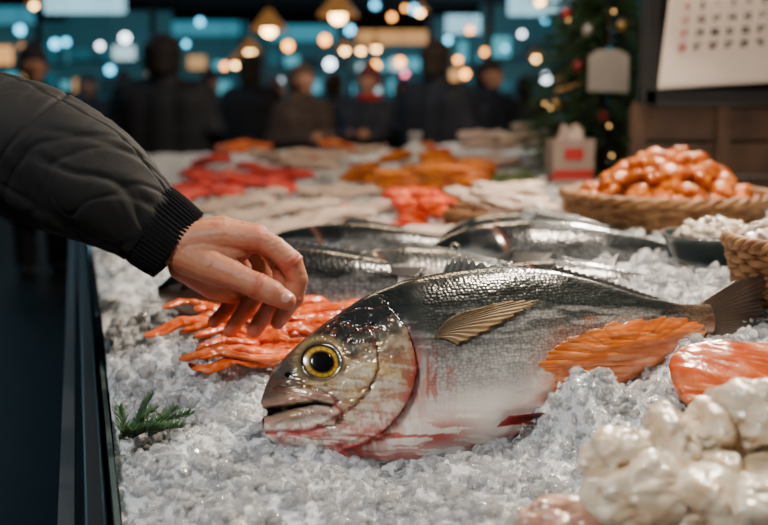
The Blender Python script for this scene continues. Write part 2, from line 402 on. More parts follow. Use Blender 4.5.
fishrot = Matrix(((U[0], -Nn[0], Vv[0]), (U[1], -Nn[1], Vv[1]), (U[2], -Nn[2], Vv[2])))
hero = thing('whole_fish', 'large whole silver fish with golden eye and open mouth lying on crushed ice in front', 'fish', O, fishrot.to_euler())
body = link('body', mesh_np('fish_body', verts, q, True, col.reshape(-1, 3), {'mask': mask.ravel()}), m_fish, hero)
def P3(px, py, off=0.0):
    u, v = to_uvs(px, py); return np.array([u, -(float(surf_w(u, v))+off), v])
def fin(name, root, tip, parent, cA, cB, off0=0.0, off1=.012, conv=None, nr=12, mat=None, nj=18, curve=0, jag=.0):
    conv = conv or P3; ni = nr*6
    def along(pl, t):
        pl = np.array(pl, float); x = np.linspace(0, 1, len(pl)); return np.interp(t, x, pl[:, 0]), np.interp(t, x, pl[:, 1])
    V = []; K = []
    for i in range(ni+1):
        t = i/ni; a = along(root, t); b = along(tip, t); rib = .5+.5*math.cos(2*PI*t*nr)
        for j in range(nj+1):
            f = j/nj; ff = f*(1-jag*(1-rib)*f)
            x = a[0]*(1-ff)+b[0]*ff; y = a[1]*(1-ff)+b[1]*ff+curve*math.sin(PI*ff)
            p = conv(x, y, off0*(1-f)+off1*f); p = np.array(p); p[1] += .0009*(rib-.5)*(1-f*.5)
            V.append(p); k = (np.array(cA)*(1-f)+np.array(cB)*f)*(.55+.6*rib)*(.8+.4*random.random()); K.append(k)
    Fs = np.array([(i*(nj+1)+j, (i+1)*(nj+1)+j, (i+1)*(nj+1)+j+1, i*(nj+1)+j+1) for i in range(ni) for j in range(nj)])
    o = link(name, mesh_np(name, np.array(V), Fs, True, np.array(K)), mat or m_fin, parent)
    sd = o.modifiers.new('t', 'SOLIDIFY'); sd.thickness = .0006
    return o
flat = lambda x, y, off: (lambda uv: np.array([uv[0], -off, uv[1]]))(to_uv(x, y))
fin('pectoral_fin', [(434, 339), (437, 331), (444, 323)], [(456, 345), (482, 333), (514, 315), (539, 300), (506, 301), (472, 311)], hero, (.18, .12, .06), (.46, .29, .13), .0005, .004, nr=13, curve=-3, mat=m_pfin, jag=.08)
fin('dorsal_fin', [(440, 279), (465, 276), (500, 272)], [(448, 259), (462, 254), (478, 261), (508, 267)], hero, (.10, .11, .11), (.22, .22, .20), 0, 0, flat, nr=7, jag=.35)
fin('second_dorsal_fin', [(545, 274), (600, 287), (650, 301)], [(556, 265), (615, 282), (664, 299)], hero, (.06, .065, .065), (.10, .09, .08), 0, 0, flat, nr=16, jag=.2)
fin('pelvic_fin', [(494, 427), (499, 421), (506, 416)], [(512, 424), (535, 424), (556, 420), (550, 415), (530, 412)], hero, (.30, .025, .02), (.13, .02, .015), .006, .024, nr=7)
fin('anal_fin', [(590, 398), (620, 384), (650, 366)], [(600, 410), (632, 400), (668, 371)], hero, (.30, .12, .05), (.20, .08, .04), .0, .006, flat, nr=10, jag=.15)
fin('tail_fin', [(700, 303), (706, 318), (702, 334)], [(736, 280), (776, 270), (764, 300), (770, 318), (784, 336), (742, 340)], hero, (.13, .08, .05), (.06, .036, .024), .0, .0, flat, nr=22, jag=.1, nj=24)
# eye
def dome(name, px, py, rpx, hgt, parent, colf, mat, base=0.0, n=28, m=64):
    u0, v0 = to_uvs(px, py); ua, _ = to_uv(px, py); u1, _ = to_uv(px+rpx, py); R = abs(u1-ua)*.96; V = []; K = []
    e = .004; w0 = float(surf_w(u0, v0)); du = (float(surf_w(u0+e, v0))-float(surf_w(u0-e, v0)))/(2*e); dv = (float(surf_w(u0, v0+e))-float(surf_w(u0, v0-e)))/(2*e)
    for i in range(n+1):
        r = i/n
        for j in range(m):
            a = 2*PI*j/m; x = R*r*math.cos(a); z = R*.93*r*math.sin(a)
            w = w0+(du*x+dv*z)*.85+base+hgt*math.sqrt(max(0, 1-r*r))
            V.append((u0+x, -w, v0+z)); K.append(colf(r, a))
    Fs = np.array([(i*m+j, i*m+(j+1) % m, (i+1)*m+(j+1) % m, (i+1)*m+j) for i in range(n) for j in range(m)])[:, ::-1]
    return link(name, mesh_np(name, np.array(V), Fs, True, np.array(K)), mat, parent)
def eyecol(r, a):
    k = .75+.40*math.sin(a*23)*math.sin(a*7+1)
    if r < .58: return (.01, .008, .006)
    if r < .65: return (.12, .06, .01)
    if r < .85: return (.56*k, .32*k, .025*k)
    if r < .91: return (.12, .06, .015)
    return (.012, .009, .008)
eye = dome('eye', 321, 362, 18.5, .0030, hero, eyecol, m_eye, .0003)
dome('pupil', 321, 362, 10.2, .0010, eye, lambda r, a: (0, 0, 0), m_pupil, .0030)
dome('nostril', 288, 375, 3.0, .0008, hero, lambda r, a: (0, 0, 0), m_pupil, .0006)

# orange salmon piece leaning on the belly
out = [(540, 366), (550, 352), (566, 340), (590, 332), (612, 324), (645, 321), (672, 318), (700, 324), (706, 336), (694, 352), (674, 364), (660, 378), (642, 384), (628, 398), (608, 402), (594, 412), (570, 408), (570, 394), (556, 388), (556, 374)]
cxy = np.array([622, 359.]); m = 220; n = 60; V = []; K = []
po = np.array(out+[out[0]], float); po = np.stack([np.interp(np.linspace(0, len(out), m, endpoint=False), np.arange(len(out)+1), po[:, k]) for k in (0, 1)], 1)
for i in range(n+1):
    r = i/n
    for j in range(m):
        p = cxy+(po[j]-cxy)*r*(1+.06*math.sin(j*1.1)*math.sin(j*.37)+.02*math.sin(j*.63)); u_, v_ = to_uvs(*p)
        nn = float(fbm(p[0]/34+p[1]/26, p[1]/10, 50)); n5 = float(fbm(p[0]/18+p[1]/7, p[1]/2.4, 53)); sw = float(surf_w(u_, v_))
        V.append((u_, -(sw-.0016+.0052*(1-r**2)+.005*(nn-.5)*(1-r**4)+.0016*(n5-.5)*(1-r**3)), v_))
        st = float(sstep(.50, .68, n5))*.42; kk = c3(.64, .150, .020)*(1-st)+c3(.82, .38, .15)*st; K.append(kk*(.45+.8*nn+.2*n5))
Fs = np.array([(i*m+j, i*m+(j+1) % m, (i+1)*m+(j+1) % m, (i+1)*m+j) for i in range(n) for j in range(m)])[:, ::-1]
o = link('salmon_piece', mesh_np('salmon_piece', np.array(V), Fs, True, np.array(K)), m_salmon, None, O, fishrot.to_euler())
sd = o.modifiers.new('t', 'SOLIDIFY'); sd.thickness = .003; sd.offset = -1
tag(o, 'raw orange salmon piece draped against the rear belly of the large fish', 'fish fillet')

# ------------------------------------------------------------------ person reaching in
def D(px, py, y): return np.array(aty(px, py, y))
pers = thing('person', 'person in black puffer jacket reaching a bare hand over the fish from the left', 'person', (-.88, 1.05, 0))
PO = np.array((-.88, 1.05, 0))
caps = []
def chain(pts, k=1.10):
    for a, b in zip(pts[:-1], pts[1:]): caps.append((D(*a[:3])-PO, a[3]*k, D(*b[:3])-PO, b[3]*k))
chain([(120, 200, 1.235, .028), (160, 230, 1.232, .027), (184, 243, 1.222, .026)])
chain([(120, 203, 1.255, .028), (160, 233, 1.252, .027), (186, 250, 1.252, .025)])
chain([(184, 243, 1.220, .024), (222, 237, 1.214, .0185), (257, 240, 1.212, .0140)])
chain([(186, 240, 1.236, .023), (222, 233, 1.236, .0185), (256, 237, 1.236, .0145)])
chain([(186, 246, 1.252, .022), (222, 241, 1.258, .0175), (250, 245, 1.260, .0135)])
chain([(184, 255, 1.262, .022), (215, 256, 1.274, .0165), (238, 259, 1.280, .0125)])
chain([(188, 264, 1.236, .022), (214, 283, 1.250, .0180), (230, 290, 1.262, .015)])
chain([(190, 256, 1.214, .022), (212, 266, 1.198, .0195), (232, 275, 1.188, .0158), (246, 281, 1.182, .0134), (260, 287, 1.178, .0138), (273, 293, 1.175, .0130), (287, 301, 1.172, .0098)])
chain([(208, 256, 1.206, .018), (240, 251, 1.214, .0120)])
IDX = [(257, 239, 1.213, .0148), (275, 248, 1.210, .0130), (291, 262, 1.208, .0136), (298, 279, 1.210, .0114), (294, 297, 1.213, .0116), (278, 322, 1.216, .0088)]
MID = [(256, 237, 1.237, .0148), (272, 250, 1.235, .0130), (284, 268, 1.234, .0134), (282, 286, 1.236, .0112), (273, 303, 1.236, .0114), (254, 331, 1.236, .0088)]
RNG = [(250, 244, 1.260, .0138), (261, 260, 1.258, .0122), (264, 278, 1.257, .0126), (257, 294, 1.256, .0108), (247, 308, 1.256, .0108), (230, 331, 1.256, .0084)]
PNK = [(238, 257, 1.282, .0124), (246, 271, 1.279, .0108), (245, 286, 1.278, .0110), (237, 299, 1.276, .0094), (228, 308, 1.275, .0092), (214, 322, 1.273, .0074)]
for ch in (IDX, MID, RNG, PNK): chain(ch, 1.04)
hme = fuse('hand', caps, .0015, 5, .5)
nv = len(hme.vertices); co_ = np.empty(nv*3, np.float32); hme.vertices.foreach_get('co', co_); co_ = co_.reshape(-1, 3).astype(float)
no_ = np.empty(nv*3, np.float32); hme.vertices.foreach_get('normal', no_); no_ = no_.reshape(-1, 3).astype(float)
red = np.zeros(nv); dsp = np.zeros(nv)
JO = [(ch[k], ch[k-1], ch[k+1]) for ch in (IDX, MID, RNG, PNK) for k in (2, 4)]+[((260, 287, 1.178, .013), (246, 281, 1.182, .013), (273, 293, 1.175, .013))]
for jn, pa, pb_ in JO:
    c_ = D(*jn[:3])-PO; ax = D(*pb_[:3])-D(*pa[:3]); ax /= np.linalg.norm(ax); d = co_-c_; al = d@ax; ra = np.linalg.norm(d-al[:, None]*ax, axis=1)
    m_ = np.exp(-(al/.007)**2)*sstep(.026, .016, ra); red += m_*.8; dsp += -.00070*m_*np.maximum(0, np.cos(al/.0028*PI))+.0006*m_
for ch in (IDX, MID, RNG, PNK):
    c_ = D(*ch[0][:3])-PO; d = np.linalg.norm(co_-c_, axis=1); red += .6*np.exp(-(d/.017)**2); dsp += .0018*np.exp(-(d/.010)**2)
    c_ = D(*ch[5][:3])-PO; d = np.linalg.norm(co_-c_, axis=1); red += .9*np.exp(-(d/.016)**2)
c_ = D(286, 301, 1.172)-PO; red += .8*np.exp(-(np.linalg.norm(co_-c_, axis=1)/.014)**2)
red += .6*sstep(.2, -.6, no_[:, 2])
nz = fbm(co_[:, 0]*70+co_[:, 2]*40, co_[:, 1]*70+co_[:, 2]*60, 3, 3); wr = fbm(co_[:, 0]*120+co_[:, 2]*60, co_[:, 2]*160-co_[:, 1]*60, 9, 2)
dsp += .0007*(nz-.5)-.0005*np.exp(-((wr-.5)/.03)**2)
co_ += no_*dsp[:, None]; hme.vertices.foreach_set('co', co_.astype(np.float32).ravel()); hme.update()
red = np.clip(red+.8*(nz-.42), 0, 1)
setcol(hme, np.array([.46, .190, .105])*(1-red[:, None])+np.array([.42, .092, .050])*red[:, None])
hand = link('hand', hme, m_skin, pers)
def nail(c, ax, nrm, L_, W_):
    c = np.array(c); ax = np.array(ax, float); ax /= np.linalg.norm(ax); nrm = np.array(nrm, float); nrm -= ax*np.dot(nrm, ax); nrm /= np.linalg.norm(nrm); sd_ = np.cross(ax, nrm)
    V = []; n = 10; m = 24
    for i in range(n+1):
        r = i/n
        for j in range(m):
            a = 2*PI*j/m; x = math.copysign(abs(math.cos(a))**.7, math.cos(a))*r; y = math.copysign(abs(math.sin(a))**.7, math.sin(a))*r
            V.append(c+ax*x*L_+sd_*y*W_-nrm*(y*y*W_*.45)-nrm*x*x*L_*.12)
    Fs = np.array([(i*m+j, i*m+(j+1) % m, (i+1)*m+(j+1) % m, (i+1)*m+j) for i in range(n) for j in range(m)])
    o = link('fingernail', mesh_np('fingernail', np.array(V), Fs), m_nail, hand); s_ = o.modifiers.new('t', 'SOLIDIFY'); s_.thickness = .0008; s_.offset = 0
ta = D(287, 301, 1.172)-D(273, 293, 1.175)
nail(D(285, 299, 1.172)-PO+np.array([.001, -.0090, .0054]), ta, (.1, -.82, .55), .0075, .0064)
ia = D(278, 322, 1.216)-D(294, 297, 1.213)
nail(D(282, 316, 1.216)-PO+np.array([.0080, -.0028, -.0040]), ia, (.9, -.35, -.35), .0065, .0050)
# sleeve
def cubic(pts, rs, n):
    pts = np.array(pts, float); rs = np.array(rs, float)
    t = np.concatenate([[0], np.cumsum(np.linalg.norm(np.diff(pts, axis=0), axis=1))]); tn = np.linspace(0, t[-1], n)
    P = np.stack([np.interp(tn, t, pts[:, k]) for k in range(3)], 1); R = np.interp(tn, t, rs)
    k = max(2, n//26)
    for _ in range(3):
        for a in range(3):
            pad = np.concatenate([2*P[0, a]-P[k:0:-1, a], P[:, a], 2*P[-1, a]-P[-2:-k-2:-1, a]]); P[:, a] = np.convolve(pad, np.ones(2*k+1)/(2*k+1), 'valid')
        pad = np.concatenate([np.full(k, R[0]), R, np.full(k, R[-1])]); R = np.convolve(pad, np.ones(2*k+1)/(2*k+1), 'valid')
    return P, R, tn
pts = [D(152, 226, 1.238), D(143, 219, 1.237), D(128, 206, 1.236), D(105, 189, 1.232), D(75, 172, 1.228), D(40, 157, 1.224), D(0, 143, 1.22), (-.60, 1.17, 1.15), (-.70, 1.12, 1.19), (-.74, 1.09, 1.30), (-.78, 1.06, 1.40)]
rs = [.040, .052, .062, .071, .077, .081, .084, .085, .088, .09, .09]
P, R, tn = cubic(pts, rs, 340); Tt, Nt, Bt = frames(P); seg = 240; th = np.linspace(0, 2*PI, seg, endpoint=False)
S_, TH = np.meshgrid(tn, th, indexing='ij')
cx_, cy_ = np.cos(TH)*1.3, np.sin(TH)*1.3
w1 = fbm(S_*8+cx_*1.1+40, cy_*1.0+S_*5+cx_*.5, 61, 2); w2 = fbm(S_*20+cx_*1.4+11, cy_*1.2-S_*12, 71, 2); w3 = fbm(S_*60+cx_*1.5+5, cy_*1.2+S_*16, 81, 2)
rdg = lambda w, k: np.exp(-((w-.5)/k)**2)
near = np.exp(-S_/.12)*.5+.6
disp = (.0080*(w1-.5)*2-.0034*rdg(w1, .06)*near-.0022*rdg(w2, .05)*near-.0005*rdg(w3, .08))+.0006*np.cos(S_*2*PI/.020+2*cx_)*np.exp(-S_/.030)
for sm0, sl_ in ((1.1, .5), (4.3, -.4)): disp -= .0030*np.exp(-(((TH-sm0+S_*sl_+PI) % (2*PI)-PI)/.025)**2)
disp -= .0026*np.exp(-((S_-.175-.03*np.sin(TH))/.0018)**2)
Rr = R[:, None]+disp
V = P[:, None]+Rr[..., None]*(np.cos(TH)[..., None]*Nt[:, None]+np.sin(TH)[..., None]*Bt[:, None])-PO
idx = np.arange(340*seg).reshape(340, seg); q = np.stack([idx[:-1], np.roll(idx, -1, 1)[:-1], np.roll(idx, -1, 1)[1:], idx[1:]], -1).reshape(-1, 4)
slv = link('jacket_sleeve', mesh_np('jacket_sleeve', V.reshape(-1, 3), q), m_jacket, pers)
cp_ = [D(180, 247, 1.236), D(178, 245.5, 1.236), D(178.5, 246, 1.236), D(170, 240, 1.237), D(158, 231, 1.237), D(146, 221, 1.237), D(136, 214, 1.236)]
cr = [.036, .043, .046, .0475, .049, .048, .044]
cpn = np.array(cp_); tq = np.linspace(0, 6, 80); Pc = np.stack([np.interp(tq, range(7), cpn[:, k]) for k in range(3)], 1)
ax = cpn[-1]-cpn[2]; ax /= np.linalg.norm(ax); n0 = np.cross(ax, [0, 0, 1]); n0 /= np.linalg.norm(n0); b0 = np.cross(ax, n0)
th = np.linspace(0, 2*PI, 440, endpoint=False); Rc = np.interp(tq, range(7), cr)
V = Pc[:, None]+(Rc[:, None]+.0016*np.cos(th*55)[None]+.0012*np.sin(th*3)[None])[..., None]*(np.cos(th)[None, :, None]*n0+np.sin(th)[None, :, None]*b0)-PO
idx = np.arange(80*440).reshape(80, 440); q = np.stack([idx[:-1], np.roll(idx, -1, 1)[:-1], np.roll(idx, -1, 1)[1:], idx[1:]], -1).reshape(-1, 4)
cf = link('ribbed_cuff', mesh_np('ribbed_cuff', V.reshape(-1, 3), q), m_knit, slv); cf['label'] = 'ribbed black knitted cuff'

# people meshes
def leg(s): return [((s*.09, 0, .92), .085, (s*.10, 0, .5), .06), ((s*.10, 0, .5), .06, (s*.10, .01, .09), .042), ((s*.10, .02, .05), .042, (s*.115, -.15, .04), .036)]
def arm(s, bent):
    if bent: return [((s*.18, 0, 1.37), .06, (s*.25, .03, 1.12), .046), ((s*.25, .03, 1.12), .044, (s*.10, -.24, 1.13), .03)]
    return [((s*.18, 0, 1.37), .06, (s*.25, .02, 1.10), .046), ((s*.25, .02, 1.10), .044, (s*.24, -.08, .86), .03)]
def handc(s, bent):
    b = np.array((s*.10, -.24, 1.13)) if bent else np.array((s*.24, -.08, .86)); d = np.array((-s*.5, -.8, .2)) if bent else np.array((-s*.05, -.15, -1.)); d = d/np.linalg.norm(d)
    e = np.array((0, 0, 1.)) if bent else np.array((0, 1., 0)); o_ = [(b, .028, b+d*.07, .03)]
    for k in range(4): o_.append((b+d*.07+e*(.03-.02*k), .011, b+d*(.15-.01*abs(k-1))+e*(.032-.021*k), .008))
    o_.append((b+d*.03+e*.03, .012, b+d*.09+e*.06, .009)); return o_
def body_mesh(bent):
    c = leg(1)+leg(-1)+arm(1, bent)+arm(-1, bent)+handc(1, bent)+handc(-1, bent)
    c += [((s*.07, 0, .95), .11, (s*.09, 0, 1.33), .10) for s in (-1, 1)]+[((-.15, 0, 1.39), .06, (.15, 0, 1.39), .06)]
    c += [((0, 0, 1.38), .06, (0, -.01, 1.54), .055), ((0, .012, 1.655), .092, (0, -.015, 1.645), .088), ((0, -.035, 1.60), .066, (0, -.06, 1.56), .045), ((0, -.10, 1.65), .012, (0, -.118, 1.61), .016), ((0, -.095, 1.575), .016, (0, -.098, 1.57), .018)]
    c += [((s*.088, .01, 1.645), .012, (s*.092, .015, 1.615), .012) for s in (-1, 1)]
    return fuse('person_body', c, .012, 3)
def coat_mesh(bent, long=True):
    z = .55 if long else .82
    c = [((s*.10, .0, z), .16, (s*.12, 0, 1.30), .150) for s in (-1, 1)]+[((0, 0, z), .19, (0, 0, 1.3), .16), ((-.17, 0, 1.385), .095, (.17, 0, 1.385), .095), ((0, 0, 1.4), .11, (0, .01, 1.485), .09)]
    for s in (-1, 1):
        for a in arm(s, bent): c.append((a[0], a[1]+.045, a[2], a[3]+.034))
    return fuse('coat', c, .016, 5)
BODY = [body_mesh(False), body_mesh(True)]; COAT = [coat_mesh(False), coat_mesh(True), coat_mesh(True, False)]
TROUS = fuse('trousers', [(a, ra+.022, b, rb_+.028) for s in (-1, 1) for a, ra, b, rb_ in leg(s)[:2]], .014, 3); SHOE = [fuse('shoe', [(leg(s)[2][0], .056, leg(s)[2][2], .046)], .012, 2) for s in (-1, 1)]
m_trous = M('trousers_cloth', (.010, .011, .016), .85); m_shoe = M('shoe_leather', (.008, .007, .007), .5)
for me_ in [TROUS]: me_.materials.append(m_trous)
for me_ in SHOE: me_.materials.append(m_shoe)
def legs(o, **k):
    link('trousers', TROUS, None, o, **k)
    for s_ in SHOE: link('shoe', s_, None, o, **k)
HAIR = fuse('hair', [((0, .03, 1.68), .108, (0, .005, 1.705), .098), ((0, .06, 1.66), .095, (0, .07, 1.55), .075), ((-.07, .03, 1.64), .04, (-.07, .04, 1.56), .035), ((.07, .03, 1.64), .04, (.07, .04, 1.56), .035)], .012, 3)
BEANIE = fuse('knitted_hat', [((0, .015, 1.69), .110, (0, .01, 1.745), .088), ((0, .01, 1.81), .036, (0, .01, 1.83), .036)], .012, 3)
HOOD = fuse('hood', [((0, .05, 1.66), .115, (0, .03, 1.70), .105), ((-.06, .02, 1.47), .07, (.06, .02, 1.47), .07), ((0, .08, 1.50), .08, (0, .08, 1.62), .09)], .014, 4)
SCARF = fuse('scarf', [((math.cos(a)*.07, math.sin(a)*.07, 1.50), .042, (math.cos(a+.7)*.07, math.sin(a+.7)*.07, 1.51), .042) for a in np.arange(0, 6.3, .7)], .014, 3)
m_face = M('face_skin', (.40, .21, .14), .5)
def cloth(c, n='cloth'): return M(n, c, .8, bump=(60, .3, .004), var=(6, tuple(x*1.6 for x in c)))
# reaching person's own body (stands left of the stall)
ct = [((0, s*.09, .62), .15, (0, s*.10, 1.30), .13) for s in (-1, 1)]+[((0, 0, .62), .16, (0, 0, 1.3), .14), ((0, -.15, 1.385), .085, (0, .12, 1.385), .085), ((0, 0, 1.4), .10, (0, 0, 1.47), .085), ((.02, .0, 1.37), .1, (.10, .01, 1.40), .095), ((-.02, -.18, 1.37), .09, (-.03, -.25, 1.10), .075), ((-.03, -.25, 1.10), .07, (.06, -.26, .86), .06)]
link('jacket', fuse('jacket', ct, .014, 4), m_jacket, pers)
b_ = link('torso', BODY[0], m_face, pers, (-.03, 0, 0), (0, 0, PI/2)); b_.scale = (.9, .85, 1); link('hair', HAIR, cloth((.02, .012, .008), 'dark_hair'), pers, (-.03, 0, 0), (0, 0, PI/2)); legs(pers, loc=(-.03, 0, 0), rot=(0, 0, PI/2))

def person(px, py, d, coat, label, rot=0, bent=False, top='hair', topc=(.015, .01, .008), scarf=None, longc=True, wide=1.0):
    Hd = aty(px, py, d); sc = (Hd.z)/1.655; wide *= 1.12
    o = link('person', BODY[1 if bent else 0], m_face, None, (Hd.x, d, 0), (0, 0, rot), (sc*wide, sc*wide, sc)); tag(o, label, 'person')
    me = COAT[0 if not bent else (1 if longc else 2)]
    c = link('coat', me.copy(), None, o); c.data.materials.clear(); c.data.materials.append(cloth(coat, 'coat_cloth'))
    me = {'hair': HAIR, 'hat': BEANIE, 'hood': HOOD}[top].copy(); me.materials.clear(); me.materials.append(cloth(topc, 'head_cloth'))
    link({'hair': 'hair', 'hat': 'knitted_hat', 'hood': 'hood'}[top], me, None, o); legs(o)
    if scarf: link('scarf', SCARF.copy(), cloth(scarf, 'scarf_cloth'), o)
    return o
person(33, 66, 7.2, (.012, .018, .028), 'person in dark coat and knitted hat at the far left edge above the sleeve', .4, False, 'hat', (.02, .02, .03), wide=1.1)
person(88, 86, 10.4, (.025, .036, .052), 'small distant person in dark coat between the far left person and the broad one', .5, top='hood', topc=(.03, .04, .05))
person(163, 54, 6.9, (.007, .010, .016), 'broad dark coated person seen from behind above the reaching arm', PI, True, 'hair', (.008, .007, .007), wide=1.2)
person(210, 84, 10.2, (.036, .026, .028), 'distant person in dark coat just right of the broad dark figure', .9, top='hat', topc=(.03, .02, .025))
person(251, 68, 9.2, (.006, .008, .012), 'slim person in long black coat under the warm pendant lamps', 2.9)
person(303, 80, 7.6, (.036, .027, .025), 'person in brownish hooded coat looking down at the stalls with hands together', .6, True, 'hood', (.075, .050, .038))
person(369, 82, 8.4, (.018, .022, .034), 'person in dark coat with red knitted hat and red scarf', -.3, True, 'hat', (.12, .03, .025), scarf=(.32, .02, .02), wide=1.1)
person(437, 58, 7.6, (.008, .012, .022), 'tall person in dark navy coat beside the white lit stall', 2.6, False, 'hair', wide=1.05)
person(490, 74, 8.6, (.010, .015, .028), 'person in navy jacket standing nearest the christmas tree', .8, False, 'hair', (.02, .015, .012), wide=1.08)
person(124, 84, 12.5, (.03, .04, .055), 'distant person mostly hidden left of the broad dark figure', .2, top='hat', topc=(.05, .05, .06))
person(278, 90, 13, (.045, .03, .035), 'distant person glimpsed between the long coated and the brown hooded people', 1.2, top='hat', topc=(.08, .05, .05))
person(403, 88, 12.5, (.03, .045, .06), 'distant person glimpsed between the scarf wearer and the tall person', .5, top='hood', topc=(.03, .04, .06))
person(335, 84, 11.5, (.03, .032, .045), 'distant person glimpsed between the brown hood and the red scarf', 2.4)
person(525, 86, 12.0, (.036, .034, .04), 'distant person right of the navy jacket beside the tree', 2.8)

# ------------------------------------------------------------------ stall and ice
def AB(a, b, z): p = EDGE+AX*a+BX*b; return Vector((p.x, p.y, z))
stall = thing('fish_stall', 'dark metal fish market stall with a rail along its left edge holding the ice', 'market stall', AB(2.3, 1.2, 0))
sr = math.atan2(AX.y, AX.x)
def lb(mb, a0, a1, b0, b1, z0, z1):
    c = AB((a0+a1)/2, (b0+b1)/2, (z0+z1)/2)-stall.location; mb.box(c, (a1-a0, b1-b0, z1-z0), sr)
mb = MB(); lb(mb, -.33, 5.35, .0, 2.6, .35, .74); lb(mb, -.25, 5.25, .08, 2.5, 0, .35); link('stall_body', mb.mesh('stall_body', False), m_dark, stall)
mb = MB(); lb(mb, -.36, 5.38, -.022, .0, .70, .795); o = link('side_rail', mb.mesh('side_rail', False), m_metal, stall); bv = o.modifiers.new('b', 'BEVEL'); bv.width = .004; bv.segments = 3
mb = MB(); lb(mb, -.36, 5.38, -.045, -.030, .775, .79); o = link('lip_strip', mb.mesh('lip_strip', False), M('rail_bright', (.12, .13, .14), .3, .9), stall)
mb = MB(); lb(mb, -.33, 5.35, .004, .009, .74, .83); link('glass_edge', mb.mesh('glass_edge', False), m_glass, stall)
na, nb = 760, 520
aa = -.30+5.6*np.linspace(0, 1, na)**1.9; b_ = .012+2.5*np.linspace(0, 1, nb)**1.35
A2, B2 = np.meshgrid(aa, b_, indexing='ij'); X = EDGE.x+AX.x*A2+BX.x*B2; Y = EDGE.y+AX.y*A2+BX.y*B2; Z = ice_h(X, Y)-.001+.010*(np.abs(2*fbm(X*95, Y*95, 44, 2)-1))*sstep(1.8, 1.2, Y)
idx = np.arange(na*nb).reshape(na, nb); q = np.stack([idx[:-1, :-1], idx[1:, :-1], idx[1:, 1:], idx[:-1, 1:]], -1).reshape(-1, 4)[:, ::-1]
o = link('ice_bed', mesh_np('ice_bed', np.stack([X, Y, Z], -1).reshape(-1, 3), q), m_icebed); tag(o, 'bed of packed crushed ice filling the stall', 'ice', kind='stuff')
def chunks(name, n, y0, y1, s0, s1, label, layers=1.0, pw=2.4):
    IV, IF = ico(2); IVn = IV.copy()
    y = y0+(y1-y0)*rng.random(n*2)**1.1; x = (rng.random(n*2)*2-1)*(.40*y+.07)
    a, b = ab(x, y); ok = b > .02; x = x[ok][:n]; y = y[ok][:n]; n = len(x)
    sz = s0+(s1-s0)*rng.random(n)**pw
    z = ice_h(x, y)+sz*(-.1+.9*rng.random(n)*layers)
    V = np.repeat(IVn[None], n, 0)
    for c in range(6):
        nn = rng.normal(size=(n, 3)); nn /= np.linalg.norm(nn, axis=1)[:, None]; dd = .35+.4*rng.random(n)
        dt = np.einsum('nvk,nk->nv', V, nn); ex = np.maximum(dt-dd[:, None], 0); V = V-ex[..., None]*nn[:, None]
    V = V*(sz[:, None, None]*(.55+1.0*rng.random((n, 1, 3))))
    V = V+np.stack([x, y, z], -1)[:, None]
    Fq = (IF[None]+(np.arange(n)*len(IV))[:, None, None]).reshape(-1, 3)
    sm = np.repeat(rng.random(n) < .75, len(IF))
    o = link(name, mesh_np(name, V.reshape(-1, 3), Fq, sm), m_ice); tag(o, label, 'ice', kind='stuff')
chunks('crushed_ice', 19000, .66, 1.5, .0018, .0090, 'glassy crushed ice chips around the large fish', 1.0, 2.6)
chunks('crushed_ice', 4000, 1.45, 3.4, .005, .014, 'crushed ice chips under the goods further back')

# ------------------------------------------------------------------ other whole fish
def small_fish(L, H, W, seed, dark, silver, belly):
    NS, NR = 120, 60; s = np.linspace(0.001, 1, NS)**1.15; x = s*L
    prof = np.interp(s, [0, .03, .1, .2, .35, .5, .7, .88, 1], [.05, .35, .68, .9, 1, .94, .62, .24, .17]); w = np.interp(s, [0, .03, .15, .35, .6, .9, 1], [.1, .45, .85, 1, .75, .2, .08])*W
    for _ in range(2): prof = np.convolve(np.pad(prof, 3, 'edge'), np.ones(7)/7, 'valid')
    th = np.linspace(0, 2*PI, NR, endpoint=False); X = np.repeat(x[:, None], NR, 1); Z = prof[:, None]*H/2*np.sin(th)[None]; Yy = w[:, None]*np.cos(th)[None]
    gd = X/L-.24-.03*np.cos(Z/H*5); Yy = Yy*(1-.06*np.exp(-(gd/.012)**2))
    T = Z/(prof[:, None]*H)+.5; n3 = fbm(X*25, Z*90, seed+3)
    c = np.ones(X.shape+(3,))*c3(*silver); c = mixc(c, c3(*belly), sstep(.36, .10, T+.2*(n3-.5))); c = mixc(c, c3(*dark), sstep(.42, .64, T+.3*(n3-.5)))
    c = mixc(c, c3(.2, .08, .05), np.exp(-(gd/.012)**2)*.5)
    V = np.stack([X, Yy, Z], -1).reshape(-1, 3); idx = np.arange(NS*NR).reshape(NS, NR); q = np.stack([idx[:-1], np.roll(idx, -1, 1)[:-1], np.roll(idx, -1, 1)[1:], idx[1:]], -1).reshape(-1, 4)
    return mesh_np('fish_body', V, q, True, c.reshape(-1, 3), {'mask': sstep(.25, .3, X/L).ravel()})
